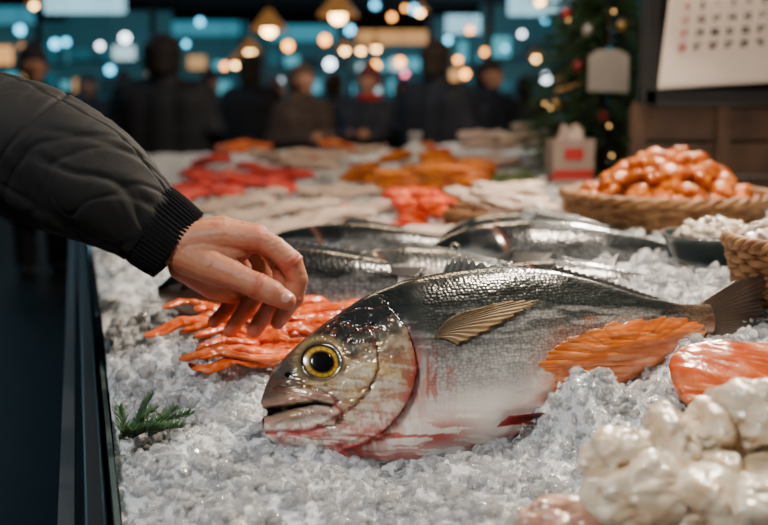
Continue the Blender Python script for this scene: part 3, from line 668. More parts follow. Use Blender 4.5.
def make_fish(label, L, H, W, seed, dark=(.008, .011, .013), silver=(.14, .15, .155), belly=(.5, .48, .45)):
    r = thing('whole_fish', label, 'fish', group=None); link('body', small_fish(L, H, W, seed, dark, silver, belly), m_fish2, r)
    cv = lambda x, y, off: np.array([x, -off, y])
    fin('tail_fin', [(L*.97, H*.07), (L*.985, 0), (L*.97, -H*.07)], [(L*1.14, H*.45), (L*1.08, 0), (L*1.14, -H*.45)], r, (.06, .06, .06), (.03, .03, .03), 0, 0, cv, nr=12, nj=8)
    fin('dorsal_fin', [(L*.35, H*.46), (L*.6, H*.38)], [(L*.40, H*.62), (L*.64, H*.42)], r, (.05, .05, .06), (.03, .03, .03), 0, 0, cv, nr=10, nj=6)
    fin('pectoral_fin', [(L*.27, -H*.02), (L*.275, -H*.12)], [(L*.42, -H*.05), (L*.38, -H*.2)], r, (.12, .11, .1), (.08, .07, .06), W*1.0, W*1.08, cv, nr=8, nj=6)
    IV, IF = ico(3); R_ = H*.06
    e = link('eye', mesh_np('eye', IV*np.array([R_, R_*.5, R_])+np.array([L*.105, -W*.70, H*.08]), IF, True, np.array([(.01, .01, .01) if math.hypot(v[0], v[2]) < .7 else (.16, .14, .09) for v in IV])), m_eye, r)
    return r
def place_fish(r, px, py, yaw, roll, dz=.0, flip=False):
    p = ice_at(px, py, dz); r.location = p
    r.rotation_euler = (Matrix.Rotation(math.radians(yaw), 3, 'Z') @ Matrix.Rotation(math.radians(roll), 3, 'X')).to_euler()
f = make_fish('dark backed silver fish lying behind the hand with snout under the cuff', .46, .12, .038, 5); place_fish(f, 158, 292, 10, -25, .045)
f = make_fish('pale bellied fish lying directly behind the back of the large fish', .42, .12, .045, 6, silver=(.46, .44, .40), dark=(.06, .065, .065), belly=(.76, .70, .62)); place_fish(f, 306, 284, 3, -45, .04)
f = make_fish('grey striped fish behind the dorsal fin of the large fish', .50, .14, .05, 7); place_fish(f, 420, 262, 4, -28, .05)
f = make_fish('silver fish farther back with its tail toward the dark bowl', .34, .09, .036, 8, silver=(.28, .29, .30)); place_fish(f, 470, 288, -3, -40, .032)
f = make_fish('slim dark fish behind the pale bellied one', .42, .10, .032, 9); place_fish(f, 258, 250, 4, -25, .04)
f = make_fish('silver fish whose head points left beside the red fish pieces', .44, .11, .04, 10, silver=(.2, .2, .21), dark=(.015, .02, .022)); place_fish(f, 440, 240, 6, -30, .04)

# ------------------------------------------------------------------ salmon slabs and goods
def slab(name, L, W, Hh, seed, base=(.78, .20, .04), fat=(.92, .55, .34), k=1.0, sub=5, fs=.5):
    IV, IF = ico(sub); V = IV.copy(); V = np.sign(V)*np.abs(V)**.85
    V = V*np.array([L/2*(1), W/2, Hh/2]); V[:, 1] *= 1-.35*(V[:, 0]/(L/2)); n = fbm(V[:, 0]*50+seed, V[:, 1]*50, seed); V[:, 2] += Hh*.5*(n-.5)+Hh*.25*np.cos(V[:, 0]/L*6+seed)
    st = np.maximum(0, np.sin((V[:, 0]+np.abs(V[:, 1])*.9)*520*k+6*n))**3*fs
    K = np.array(base)[None]*(1-st[:, None])+np.array(fat)[None]*st[:, None]; K = K*(.65+.6*n)[:, None]; V[:, 2] -= V[:, 2].min()
    return mesh_np(name, V, IF, True, K)
IV, IF = ico(6); V = np.sign(IV)*np.abs(IV)**.72; V = V*np.array([.115, .052, .014]); V[:, 1] *= 1-.18*(V[:, 0]/.115)
fn = fbm(V[:, 0]*26, V[:, 1]*130+V[:, 0]*40, 17, 3); fm = fbm(V[:, 0]*22+V[:, 1]*20, V[:, 1]*22, 19, 3)
V[:, 2] += .0035*(fn-.5)+.012*(fm-.5); st = sstep(.52, .66, fn)*.42
K = c3(.60, .095, .018)[None]*(1-st[:, None])+c3(.80, .34, .15)[None]*st[:, None]; K = K*(.40+.6*fm+.4*fn)[:, None]; V[:, 2] -= V[:, 2].min()
p = ice_at(744, 400); o = link('salmon_fillet', mesh_np('salmon_fillet', V, IF, True, K), m_salmon, None, (p.x+.035, p.y+.02, p.z+.004), (.60, .04, .14)); tag(o, 'thick raw salmon fillet on the ice at the right edge below the fish tail', 'fish fillet')
def strip_mesh(seed):
    r_ = random.Random(seed); N_ = 90; t = np.linspace(0, 1, N_); L = r_.uniform(.12, .19); ph = r_.uniform(0, 6)
    P = np.stack([L*(t-.5), .012*np.sin(t*4.5+ph)+.007*np.sin(t*11+ph), .004*np.sin(t*9+ph)], 1); T_, N_2, B_2 = frames(P); S2 = 32; a = np.linspace(0, 2*PI, S2, endpoint=False)
    wdt = np.interp(t, [0, .04, .2, .8, .96, 1], [.002, .007, .0105, .010, .007, .002])*(1+.7*(fbm(t*8, t*0+seed, 3, 3)-.5)); hg = wdt*.5
    Vv_ = P[:, None]+wdt[:, None, None]*np.cos(a)[None, :, None]*N_2[:, None]+hg[:, None, None]*np.sin(a)[None, :, None]*B_2[:, None]
    n = fbm(np.repeat(t[:, None], S2, 1)*16+seed, np.cos(a)[None]*3+np.zeros((N_, 1)), seed); Vv_[..., 2] += .005*(n-.5)
    st = np.maximum(0, np.sin(np.repeat(t[:, None], S2, 1)*36+np.abs(np.cos(a))[None]*6+7*n))**3*.42
    K = c3(.74, .105, .008)*(1-st[..., None])+c3(.88, .36, .14)*st[..., None]; K = K*(.55+.9*n)[..., None]; V = Vv_.reshape(-1, 3); V[:, 2] -= V[:, 2].min()
    idx = np.arange(N_*S2).reshape(N_, S2); q = np.stack([idx[:-1], np.roll(idx, -1, 1)[:-1], np.roll(idx, -1, 1)[1:], idx[1:]], -1).reshape(-1, 4)
    return mesh_np('salmon_strip', V, q, True, K.reshape(-1, 3))
SM = [strip_mesh(k) for k in range(6)]
prs = [(206, 334, .35), (234, 330, .15), (215, 322, .5), (250, 342, .4), (272, 362, .25), (250, 372, .35), (300, 354, .45), (272, 350, .1), (310, 338, .5), (330, 320, .5), (345, 308, .2), (304, 318, .35), (322, 334, .7), (242, 360, .5), (285, 332, .3), (350, 314, .55), (260, 354, -.1), (306, 350, .2), (340, 324, .8), (225, 344, -.1), (270, 372, .4), (290, 364, .1), (240, 326, .7), (318, 306, .1), (358, 302, .4), (278, 340, .9), (255, 378, .2), (237, 374, .3), (296, 342, .3), (264, 330, .4), (330, 330, .35), (246, 350, .2)]
for i, (px, py, rz) in enumerate(prs):
    p = ice_at(px, py, .008); o = link('salmon_strip', SM[i % 6], m_strip, None, p+Vector((0, 0, .006+.005*(i % 3))), (random.uniform(-.35, .35), random.uniform(-.08, .08), rz), random.uniform(.8, 1.0)); tag(o, 'red orange salmon strip tangled on the ice beneath the reaching hand', 'fish piece', 'salmon strips under the hand')

# foreground cream lumps (bottom right)
fg = [(618, 470, .036, .026, .021, 1), (668, 446, .042, .030, .024, 2), (706, 478, .046, .034, .028, 3), (752, 438, .048, .036, .032, 4), (748, 520, .048, .034, .030, 5), (650, 506, .042, .028, .024, 6), (804, 480, .046, .034, .032, 7), (712, 428, .032, .024, .018, 8), (700, 522, .038, .028, .024, 9)]
labs = ['leftmost cream shellfish lump in the blurred foreground pile', 'rounded cream shellfish lump at the top left of the foreground pile', 'large cream shellfish lump in the middle of the foreground pile', 'cream shellfish lump at the right edge topmost of the foreground pile', 'cream shellfish lump at the bottom right corner', 'cream shellfish lump low at the left of the foreground pile', 'cream shellfish lump cut by the right frame edge', 'small cream shellfish lump at the back of the foreground pile', 'cream shellfish lump at the bottom edge below the middle one']
for (px, py, a, b, c, sd_), lab in zip(fg, labs):
    y = .79-.0009*(py-450); p = aty(px, py, y); o = link('shellfish_lump', lump('shellfish_lump', (a, b, c), .42, 1.15, sd_*3, 6, None, .03), m_cream, None, (p.x, p.y, p.z-c), (0, 0, sd_*.5)); tag(o, lab, 'shellfish', 'cream shellfish lumps in the foreground')
m_pink = M('pinkish_meat', (.46, .24, .16), .3, sss=.2, coat=.6, var=(30, (.54, .36, .26)), bump=(60, .5, .004))
for px, py, sd_, lab in [(556, 534, 11, 'left pinkish meat piece at the bottom frame edge'), (600, 528, 12, 'right pinkish meat piece at the bottom frame edge next to the cream lumps')]:
    p = aty(px, py, .78); o = link('fish_meat', lump('fish_meat', (.038, .024, .018), .35, 1.6, sd_, 5, None, .03), m_pink, None, (p.x, p.y, p.z-.016)); tag(o, lab, 'fish fillet')

# fir sprig
p = ice_at(154, 446, .006); sg_ = thing('fir_sprig', 'small dark green fir sprig on the ice near the left rail', 'sprig', p+Vector((0, 0, .012)), (0, 0, .35)); sg_.scale = (1.0, 1.2, 1.3)
mb = MB(); ms = MB()
def twig(a, b, nn, ln):
    a = np.array(a); b = np.array(b); ms.tube([a, (a+b)/2+np.array((0, 0, .003)), b], [.0014, .0012, .0006], 6); d = (b-a)/np.linalg.norm(b-a); e = np.cross(d, (0, 0, 1))
    for k in range(nn):
        t = k/nn; q0 = a*(1-t)+b*t+np.array((0, 0, .003*math.sin(PI*t))); s_ = 1 if k % 2 else -1; v = d*.7+e*s_*.9+np.array((0, 0, 1))*random.uniform(-.1, 1.0)
        v = v/np.linalg.norm(v)*ln*random.uniform(.8, 1.1)*(1-.4*t); mb.tube([q0, q0+v*.5, q0+v], [.0007, .0008, .0002], 4)
for tw in [((-.035, 0, 0), (.04, .006, .012), 80, .015), ((-.025, 0, 0), (.006, .032, .012), 56, .014), ((-.022, 0, 0), (.006, -.028, .012), 56, .014), ((-.005, 0, 0), (.028, .026, .012), 50, .013), ((-.005, 0, 0), (.026, -.022, .010), 50, .013), ((-.03, 0, .002), (-.03, .028, .018), 40, .013), ((-.03, 0, .002), (-.024, -.024, .012), 40, .013), ((-.02, 0, .002), (.0, .01, .028), 50, .013)]: twig(*tw)
link('needles', mb.mesh('needles'), m_sprig, sg_); link('stem', ms.mesh('stem'), m_stem, sg_)

# baskets
def basket(label, cx, cy, z, rt, rb, h, rows=9, stakes=30, name='wicker_basket'):
    r = thing(name, label, 'basket', (cx, cy, z)); mb = MB(); sr_ = h/rows*.62; NP = stakes*8
    for k in range(rows):
        f = (k+.5)/rows; R_ = rb+(rt-rb)*f**.8; a = np.linspace(0, 2*PI, NP+1); w = sr_*.8*np.sin(a*stakes/2+PI*k)
        pts = np.stack([(R_+w)*np.cos(a), (R_+w)*np.sin(a), np.full(NP+1, f*h)], 1); mb.tube(pts, sr_, 6, cap=False)
    link('woven_wall', mb.mesh('woven_wall'), m_wicker, r); mb = MB()
    for k in range(stakes):
        a = 2*PI*k/stakes; mb.tube([((rb+(rt-rb)*f**.8)*math.cos(a), (rb+(rt-rb)*f**.8)*math.sin(a), f*h) for f in (0, .3, .6, 1)], sr_*.6, 6)
    link('stakes', mb.mesh('stakes'), m_wicker, r); mb = MB(); sr_ = min(sr_, .006)
    for ph in (0, 2*PI/3, 4*PI/3):
        a = np.linspace(0, 2*PI, 400); w = a*stakes*.5+ph; q_ = sr_*1.1
        mb.tube(np.stack([(rt+q_*np.cos(w))*np.cos(a), (rt+q_*np.cos(w))*np.sin(a), h+q_*np.sin(w)], 1), sr_*.95, 6, cap=False)
    link('braided_rim', mb.mesh('braided_rim'), m_wicker, r)
    link('base', mesh_py('base', *lathe([(.001, .002), (rb, .002), (rb, .008), (.001, .008)], 40)), m_wicker, r)
    return r
def shell_mesh(seed):
    IV, IF = ico(3); V = IV.copy(); V[:, 0] *= 1.4; V[:, 1] *= .95*(1-.25*V[:, 0]/1.5); V[:, 2] *= .66; V[:, 2] -= .25*V[:, 0]**2*.5
    n = fbm(V[:, 0]*3+seed, V[:, 1]*3, seed); V *= (1+.8*(n-.5))[:, None]; V *= .019; gro = np.exp(-(V[:, 1]/.003)**2); V[:, 2] -= .004*gro*(V[:, 2] > 0)
    return mesh_np('orange_shellfish', V, IF)
SH = [shell_mesh(k) for k in range(4)]
def pile(n, cx, cy, z, R_, hgt, meshes, mat, name, label, cat, group, sc=1.0, flat_=.5):
    pts = []; tries = 0
    while len(pts) < n and tries < 4000:
        tries += 1; a = random.uniform(0, 2*PI); r = math.sqrt(random.random()); zz = hgt*(1-r**2)*random.uniform(.85, 1.0)
        q_ = Vector((cx+R_*r*math.cos(a), cy+R_*r*math.sin(a), z+zz))
        if all((q_-o_).length > .021*sc for o_ in pts): pts.append(q_)
    for q_ in pts:
        o = link(name, random.choice(meshes), mat, None, q_, (random.uniform(-flat_, flat_), random.uniform(-flat_, flat_), random.uniform(0, 6.3)), random.uniform(.85, 1.15)*sc); tag(o, label, cat, group)
def on_ice(px, y): x = (px-384)/FPX*y*1.0; return x, y, float(ice_h(x, y, False))
bx_, by_, bz = on_ice(666, 2.24); bz -= .014
basket('wide brown wicker basket holding the heap of orange shellfish', bx_, by_, bz, .212, .155, .090, 8, 26)
pile(90, bx_, by_, bz+.068, .175, .105, SH, m_shell, 'cooked_shellfish', 'glossy orange shellfish piece heaped in the wide wicker basket', 'shellfish', 'orange shellfish in the wide basket', 1.15, .8)
wx, wy, wz = on_ice(722, 1.62)
r = thing('bowl', 'dark teal bowl of pale fish pieces right of the orange basket', 'bowl', (wx, wy, wz+.004)); link('bowl_shell', mesh_py('bowl_shell', *lathe([(.001, .0), (.048, .0), (.070, .014), (.086, .044), (.090, .048), (.084, .048), (.067, .018), (.043, .006), (.001, .006)], 64)), M('teal_glaze', (.008, .018, .018), .3, coat=.5), r)
PL = [lump('pale_piece_%d' % k, (.016, .010, .007), .4, 2.4, k+30, 3) for k in range(3)]
pile(36, wx, wy, wz+.044, .058, .022, PL, M('white_flesh', (.58, .51, .43), .4, sss=.2, coat=.3, bump=(80, .5, .003), var=(50, (.42, .33, .24))), 'white_fish_piece', 'pale fish piece heaped in the dark teal bowl', 'fish piece', 'pale fish pieces in the teal bowl', .8)
kx, ky, kz = on_ice(822, 1.38)
basket('wicker basket cut by the right frame edge above the fish tail', kx, ky, kz-.014, .112, .085, .095, 11, 32)
pile(22, kx, ky, kz+.074, .085, .036, PL, m_pale, 'shellfish_meat', 'golden brown shellfish piece in the basket at the right edge', 'shellfish', 'pieces in the right edge basket', 1.4)

# far goods
FS = [slab('fillet_mesh_%d' % k, .20, .09, .03, 20+k, (.66, .13, .02), (.8, .36, .16), k=.5, sub=4) for k in range(3)]
def mslab(base, fat, L=.2, W=.09, H=.03, k=.5, s=1): return slab('fillet', L, W, H, s, base, fat, k, 4)
def spot(px, py, me, name, label, cat, group, rz=None, sc=1.0, mat=None, dz=0):
    p = ice_at(px, py); o = link(name, me, mat or m_far, None, p+Vector((0, 0, dz)), (random.uniform(-.12, .12), random.uniform(-.12, .12), random.uniform(0, 6.3) if rz is None else rz), sc); tag(o, label, cat, group); return o
redm = [mslab((.55, .025, .018), (.70, .12, .08), s=k) for k in (1, 2)]
for i, (px, py) in enumerate([(190, 196), (215, 190), (240, 186), (262, 182), (228, 200), (255, 196), (205, 182), (285, 192), (180, 206), (275, 202)]):
    spot(px, py, redm[i % 2], 'red_fillet', 'deep pink red fillet lying far back behind the sleeve', 'fish fillet', 'red fillets behind the sleeve', None, 1.1, dz=.02*(i % 2))
chm = [lump('red_chunk_%d' % k, (.034, .020, .014), .35, 2.4, 60+k, 3) for k in range(3)]
m_redor = M('red_orange', (.66, .035, .003), .42, coat=.2, spec=.35, bump=(60, .5, .004), var=(25, (.72, .11, .008)))
for i in range(30):
    spot(384+random.random()*66, 214+random.random()*22, chm[i % 3], 'red_fish_chunk', 'bright red orange fish chunk on ice behind the silver fish', 'fish piece', 'red orange fish chunks at the centre', None, random.uniform(.8, 1.1), m_redor, .018*(i % 4))
for i in range(8): spot(328+random.random()*30, 206+random.random()*16, chm[i % 3], 'red_fish_chunk', 'small red chunk just left of the big red orange heap', 'fish piece', 'red chunks left of the central heap', None, .8, m_redor, .01*(i % 2))
m_or2 = M('amber_piece', (.60, .17, .005), .42, coat=.2, spec=.35, bump=(60, .6, .006), var=(18, (.34, .065, .003)))
lg = [lump('amber_%d' % k, (.065, .024, .020), .3, 2.0, 80+k, 3) for k in range(3)]
for i in range(30): spot(380+random.random()*102, 180+random.random()*26, lg[i % 3], 'smoked_fish_piece', 'amber orange smoked fish piece in the heap beyond the red chunks', 'fish piece', 'amber smoked pieces', random.uniform(-.6, .9), random.uniform(.8, 1.1), m_or2, .022*(i % 4))
for i in range(9): spot(350+random.random()*36, 176+random.random()*14, lg[i % 3], 'smoked_fish_piece', 'orange smoked fish piece in the small heap left of the amber heap', 'fish piece', 'small far orange heap', None, .8, m_shell, .02*(i % 3))
palm = [mslab((.54, .40, .32), (.70, .58, .49), .24, .11, .03, .4, k) for k in (4, 5)]
for i, (px, py) in enumerate([(300, 214), (330, 226), (300, 232), (360, 200), (262, 222), (345, 240), (235, 214), (372, 218), (320, 198), (400, 250), (285, 246), (480, 240), (250, 206)]):
    spot(px, py, palm[i % 2], 'white_fillet', 'pale pinkish white fillet laid on the ice in the middle of the stall', 'fish fillet', 'pale fillets in the middle', random.uniform(-.4, .4), 1.0)
px0, py0, pz0 = on_ice(508, 2.45); basket('flat wicker tray of pale fillets left of the orange basket', px0, py0, pz0-.005, .155, .13, .035, 4, 26, 'wicker_tray')
for i in range(7):
    o = link('pale_fillet', palm[i % 2], m_far, None, (px0+random.uniform(-.06, .06), py0+random.uniform(-.06, .06), pz0+.02+.012*i*.6), (.05, .05, random.uniform(-.5, .5)), .75); tag(o, 'pale fillet stacked on the flat wicker tray', 'fish fillet', 'pale fillets on the tray')
grm = [lump('green_%d' % k, (.05, .03, .02), .4, 2.5, 90+k, 3) for k in range(2)]
m_leaf = M('leafy', (.04, .07, .015), .5, bump=(50, 1, .01), var=(30, (.08, .11, .02)))
for i in range(8): spot(470+random.random()*60, 186+random.random()*8, grm[i % 2], 'parsley_bunch', 'small dark green parsley bunch beyond the wicker tray', 'herbs', 'parsley bunches', None, 1, m_leaf)
for i, (px, py) in enumerate([(465, 166), (490, 160), (515, 158), (532, 164), (500, 168), (540, 156), (480, 158)]):
    spot(px, py, palm[i % 2], 'white_fish', 'white fish piece heaped at the far end near the tree', 'fish piece', 'white pieces at the far end', None, 1.3, dz=.035*(i % 4))
for i, (px, py) in enumerate([(300, 176), (320, 170), (340, 165), (290, 168), (312, 182), (420, 168), (440, 166), (270, 172), (230, 168), (210, 172), (360, 164), (250, 164)]):
    spot(px, py, [redm[0], palm[0], FS[0]][i % 3], 'far_fillet', 'fillet at the far end of the stall in front of the people', 'fish fillet', 'fillets at the far end', None, 1.2, dz=.02+.02*(i % 3))
# bottle and gift bag
x_, y_, z_ = on_ice(415, 4.2); r = thing('bottle', 'white squat bottle standing at the far end of the stall', 'bottle', (x_, y_, z_))
link('bottle_body', mesh_py('bottle_body', *lathe([(.001, 0), (.055, 0), (.06, .01), (.06, .09), (.045, .115), (.022, .13), (.022, .15), (.001, .15)], 32)), M('white_plastic', (.6, .6, .58), .35), r)
link('cap', mesh_py('cap', *lathe([(.001, .148), (.027, .148), (.027, .175), (.001, .175)], 24)), M('cap_grey', (.35, .35, .36), .4), r)
x_, y_, z_ = on_ice(569, 3.35); r = thing('gift_bag', 'small red and white paper gift bag beside the christmas tree', 'gift bag', (x_, y_, z_+.02), (0, 0, .2))
mb = MB(); w_, d_, h_ = .125, .07, .13
mb.add([(-w_/2, -d_/2, -.03), (w_/2, -d_/2, -.03), (w_/2, d_/2, -.03), (-w_/2, d_/2, -.03), (-w_*.55, -d_*.5, h_), (w_*.55, -d_*.5, h_), (w_*.55, d_*.5, h_), (-w_*.55, d_*.5, h_)], [(0, 3, 2, 1), (0, 1, 5, 4), (1, 2, 6, 5), (2, 3, 7, 6), (3, 0, 4, 7)])
link('bag_body', mb.mesh('bag_body', False), M('bag_paper', (.36, .27, .22), .7), r)
mb = MB(); mb.box((0, 0, .022), (w_*1.03, d_*1.03, .03)); mb.box((0, 0, .085), (w_*.5, d_*1.12, .035)); link('red_band', mb.mesh('red_band', False), M('red_paper', (.50, .03, .03), .5), r)
mb = MB(); mb.tube([(-.03, -.035, .12), (-.025, -.035, .16), (0, -.035, .175), (.025, -.035, .16), (.03, -.035, .12)], .003, 8); link('handle', mb.mesh('handle'), M('string', (.5, .4, .3), .7), r)
mb = MB(); mb.add([(-.045, 0, .125), (.045, 0, .125), (.03, .01, .175), (.0, .0, .16), (-.03, -.01, .18)], [(0, 1, 2, 3), (0, 3, 4)]); link('tissue_paper', mb.mesh('tissue_paper', False), M('tissue', (.7, .55, .5), .7), r)

# ------------------------------------------------------------------ right side: panel, notice board, calendar, tree
YB = 2.98
def px2(px, py, y): return aty(px, py, y)
a0 = px2(640, 110, YB+.05); wl = thing('wooden_panel', 'dark plank panel standing on the stall behind the orange basket', 'panel', (a0.x+.45, YB+.06, .86))
for k in range(3):
    mb = MB(); mb.box((0, 0, .05+.10*k), (.95, .03, .094)); o = link('plank', mb.mesh('plank', False), m_wood, wl); bv = o.modifiers.new('b', 'BEVEL'); bv.width = .006; bv.segments = 2
for bxk in (-.455, -.22, .1):
    mb = MB(); mb.box((bxk, -.025, .15), (.035, .02, .32)); link('batten', mb.mesh('batten', False), m_wood, wl)
b0_ = px2(648, 106, YB); nb_ = thing('notice_board', 'black framed notice board carrying the calendar', 'board', (b0_.x+.40, YB, b0_.z))
mb = MB(); mb.box((0, .03, .35), (.8, .02, .70)); link('backing', mb.mesh('backing', False), m_board, nb_)
for c, d in [((0, 0, .025), (.84, .05, .05)), ((0, 0, .70), (.84, .05, .05)), ((-.40, 0, .35), (.05, .05, .70)), ((.40, 0, .35), (.05, .05, .70))]:
    mb = MB(); mb.box(c, d); o = link('frame_rail', mb.mesh('frame_rail', False), m_board, nb_); bv = o.modifiers.new('b', 'BEVEL'); bv.width = .008; bv.segments = 3
YC = YB-.005
BL = px2(657, 89, YC-.02); BR = px2(800, 80, YC-.02); TL = px2(676, -50, YC-.02); TR = px2(818, -62, YC-.02)
cal = thing('calendar', 'cream paper wall calendar with rows of small numbers at the top right', 'calendar', (BL.x, YC, BL.z))
V = []; nx, nz_ = 24, 24
for i in range(nx+1):
    for j in range(nz_+1):
        f, g_ = i/nx, j/nz_; q_ = (BL*(1-f)+BR*f)*(1-g_)+(TL*(1-f)+TR*f)*g_; q_ = q_-cal.location; q_.y += -.004*math.sin(f*PI)-.012*(1-g_)**3; V.append(q_)
Fs = [(i*(nz_+1)+j, (i+1)*(nz_+1)+j, (i+1)*(nz_+1)+j+1, i*(nz_+1)+j+1) for i in range(nx) for j in range(nz_)]
o = link('page', mesh_py('page', V, Fs), m_paper, cal); sd = o.modifiers.new('t', 'SOLIDIFY'); sd.thickness = .0015
def text(body, size, loc, mat, parent, name, rot, shear=0):
    cu = bpy.data.curves.new(name, 'FONT'); cu.body = body; cu.size = size; cu.shear = shear; cu.extrude = .0002; cu.offset = .0012; cu.align_x = 'CENTER'
    t_ = bpy.data.objects.new('tmp', cu); C.objects.link(t_); dg = bpy.context.evaluated_depsgraph_get(); dg.update(); me = bpy.data.meshes.new_from_object(t_.evaluated_get(dg)); bpy.data.objects.remove(t_); me.materials.clear()
    return link(name, me, mat, parent, loc, rot)
sl = math.atan2(9*.9, 143)
for row in range(7):
    for c_ in range(7):
        k = row*7+c_-10
        if k < 1 or k > 31: continue
        f = .13+.108*c_; g_ = .76-.098*row
        q_ = (BL*(1-f)+BR*f)*(1-g_)+(TL*(1-f)+TR*f)*g_-cal.location; q_.y -= .007+.012*(1-g_)**3
        text(str(k), .024, q_, m_redink if c_ in (0,) else m_ink, cal, 'day_number', (PI/2, -sl, 0), .12)
# christmas tree
TY = 3.9; pt_ = px2(600, 160, TY); tree = thing('christmas_tree', 'decorated christmas tree left of the notice board', 'christmas tree', (pt_.x, TY, .82))
mb = MB(); mt = MB(); mt.tube([(0, 0, 0), (0, 0, .5), (0, 0, 1.35)], [.022, .016, .004], 8)
def tr_(z): return .31*(1-z/1.7)+.02
for lv in range(34):
    z = .05+.036*lv; R_ = tr_(z)
    for k in range(14):
        a = 2*PI*(k/14)+lv*.9+random.uniform(-.15, .15); r_ = R_*random.uniform(.75, 1.15); e = np.array((r_*math.cos(a), r_*math.sin(a), z-.03-.1*r_)); s0 = np.array((0, 0, z)); mt.tube([s0, (s0+e)/2+np.array((0, 0, .01)), e], [.004, .003, .001], 4)
        for t in np.linspace(.25, 1, 16):
            q0 = s0*(1-t)+e*t
            for _ in range(5):
                v = rng.normal(size=3); v = v/np.linalg.norm(v)*.026+ (e-s0)/np.linalg.norm(e-s0)*.014; sd__ = np.cross(v, rng.normal(size=3)); sd__ = sd__/np.linalg.norm(sd__)*.0030
                mb.add([q0-sd__, q0+sd__, q0+v], [(0, 1, 2)])
link('foliage', mb.mesh('foliage', False), m_green, tree); link('trunk', mt.mesh('trunk'), m_stem, tree)
link('pot', mesh_py('pot', *lathe([(.001, 0), (.06, 0), (.08, .09), (.085, .10), (.07, .10), (.001, .09)], 32)), m_wood, tree)
def bauble_mesh():
    return mesh_py('bauble', *lathe([(.0005+.019*math.sin(a), -.019*math.cos(a)) for a in np.linspace(0, PI, 16)], 24)), mesh_py('bauble_cap', *lathe([(.006, .017), (.006, .025), (.001, .027)], 12))
bm_, bc_ = bauble_mesh()
for k, (px, py, c_, nm) in enumerate([(566, 14, (.30, .008, .008), 'red'), (578, 66, (.20, .008, .008), 'red'), (622, 26, (.3, .2, .06), 'gold'), (556, 104, (.28, .18, .06), 'gold'), (604, 116, (.20, .01, .01), 'red'), (588, 30, (.3, .3, .3), 'silver')]):
    q_ = px2(px, py, TY-.28); r = thing('bauble', '%s bauble on the christmas tree, %s' % (nm, ['highest at the left', 'at mid height left of the tag', 'upper right of the tree', 'lowest at the left', 'low below the paper tag', 'near the trunk top'][k]), 'bauble', q_)
    link('ball', bm_.copy(), M('bauble_'+nm, c_, .25, .6, coat=.4), r); link('cap', bc_.copy(), m_metal, r)
m_warm = M('fairy_bulb', (1, .6, .2), .3, emit=(1, .55, .18), es=4)
fb = mesh_np('fairy_light', ico(2)[0]*.0042, ico(2)[1])
for k in range(16):
    a = random.uniform(PI+.1, 2*PI-.1); z = random.uniform(.15, .75); R_ = tr_(z)*.98; o = link('fairy_light', fb, m_warm, None, (pt_.x+R_*math.cos(a), TY+R_*math.sin(a), .82+z)); tag(o, 'tiny warm fairy light on the christmas tree', 'fairy light', 'fairy lights on the tree')
q_ = px2(609, 50, TY-.40); r = thing('paper_tag', 'white paper tag hanging on a string before the christmas tree', 'tag', q_)
mb = MB(); mb.add([(-.065, 0, -.13), (.065, 0, -.135), (.065, -.004, -.02), (.035, 0, 0), (-.035, 0, 0), (-.065, -.004, -.02)], [(0, 1, 2, 3, 4, 5)]); o = link('card', mb.mesh('card', False), M('tag_card', (.26, .23, .21), .6), r); sd = o.modifiers.new('t', 'SOLIDIFY'); sd.thickness = .002
mb = MB(); mb.tube([(0, 0, 0), (.003, 0, .05), (0, .04, .14)], .0018, 6); link('string', mb.mesh('string'), m_stem, r)

# ------------------------------------------------------------------ market hall behind
def setbox(name, c, d, mat):
    mb = MB(); mb.box(c, d); o = link(name, mb.mesh(name, False), mat); o['kind'] = 'structure'; return o
m_floor = M('floor', (.006, .009, .012), .5, var=(2, (.010, .013, .016)), bump=(8, .2, .01), spec=.25)
m_wall = M('hall_wall', (.006, .014, .018), .7, var=(.6, (.012, .026, .032)))
setbox('floor', (0, 14, -.05), (40, 36, .1), m_floor); setbox('wall_back', (0, 30, 2.2), (40, .2, 4.6), m_wall)
setbox('wall_left', (-14, 14, 2.2), (.2, 36, 4.6), m_wall); setbox('wall_right', (14, 14, 2.2), (.2, 36, 4.6), m_wall); setbox('ceiling', (0, 14, 4.5), (40, 36, .1), m_wall)
m_beam = M('beam', (.02, .03, .04), .5, .3)
for k, y in enumerate((11, 14.5, 18, 22)):
    r = thing('roof_truss', 'dark steel roof truss crossing the hall, %s' % ['nearest the fish stall', 'second from the fish stall', 'third from the fish stall', 'farthest away'][k], 'truss', (0, y, 2.35+.20*k))
    mb = MB(); mb.box((0, 0, 0), (24, .10, .10)); link('lower_chord', mb.mesh('lower_chord', False), m_beam, r); mb = MB(); mb.box((0, 0, .5), (24, .10, .10)); link('upper_chord', mb.mesh('upper_chord', False), m_beam, r)
    mb = MB()
    for i in range(-14, 14): mb.tube([(i*.8, 0, 0), (i*.8+.4, 0, .5)], .03, 6); mb.tube([(i*.8+.4, 0, .5), (i*.8+.8, 0, 0)], .03, 6)
    link('web_bars', mb.mesh('web_bars'), m_beam, r)
def E(name, c, s): return M(name, c, .5, emit=c, es=s)
e_teal = E('teal_glow', (.06, .35, .48), .7); e_white = E('white_glow', (.35, .70, .85), 1.4); e_warm = E('warm_glow', (1, .45, .15), .7); e_dim = E('dim_teal_glow', (.018, .075, .095), .6)
e_items = [E('item_glow_a', (.10, .45, .55), 1.0), E('item_glow_b', (.5, .75, .8), 1.3), E('item_glow_c', (.9, .42, .14), 1.3), E('item_glow_d', (.02, .12, .16), .7), E('item_glow_e', (.9, .5, .2), .7), E('item_glow_f', (.02, .05, .07), .3)]
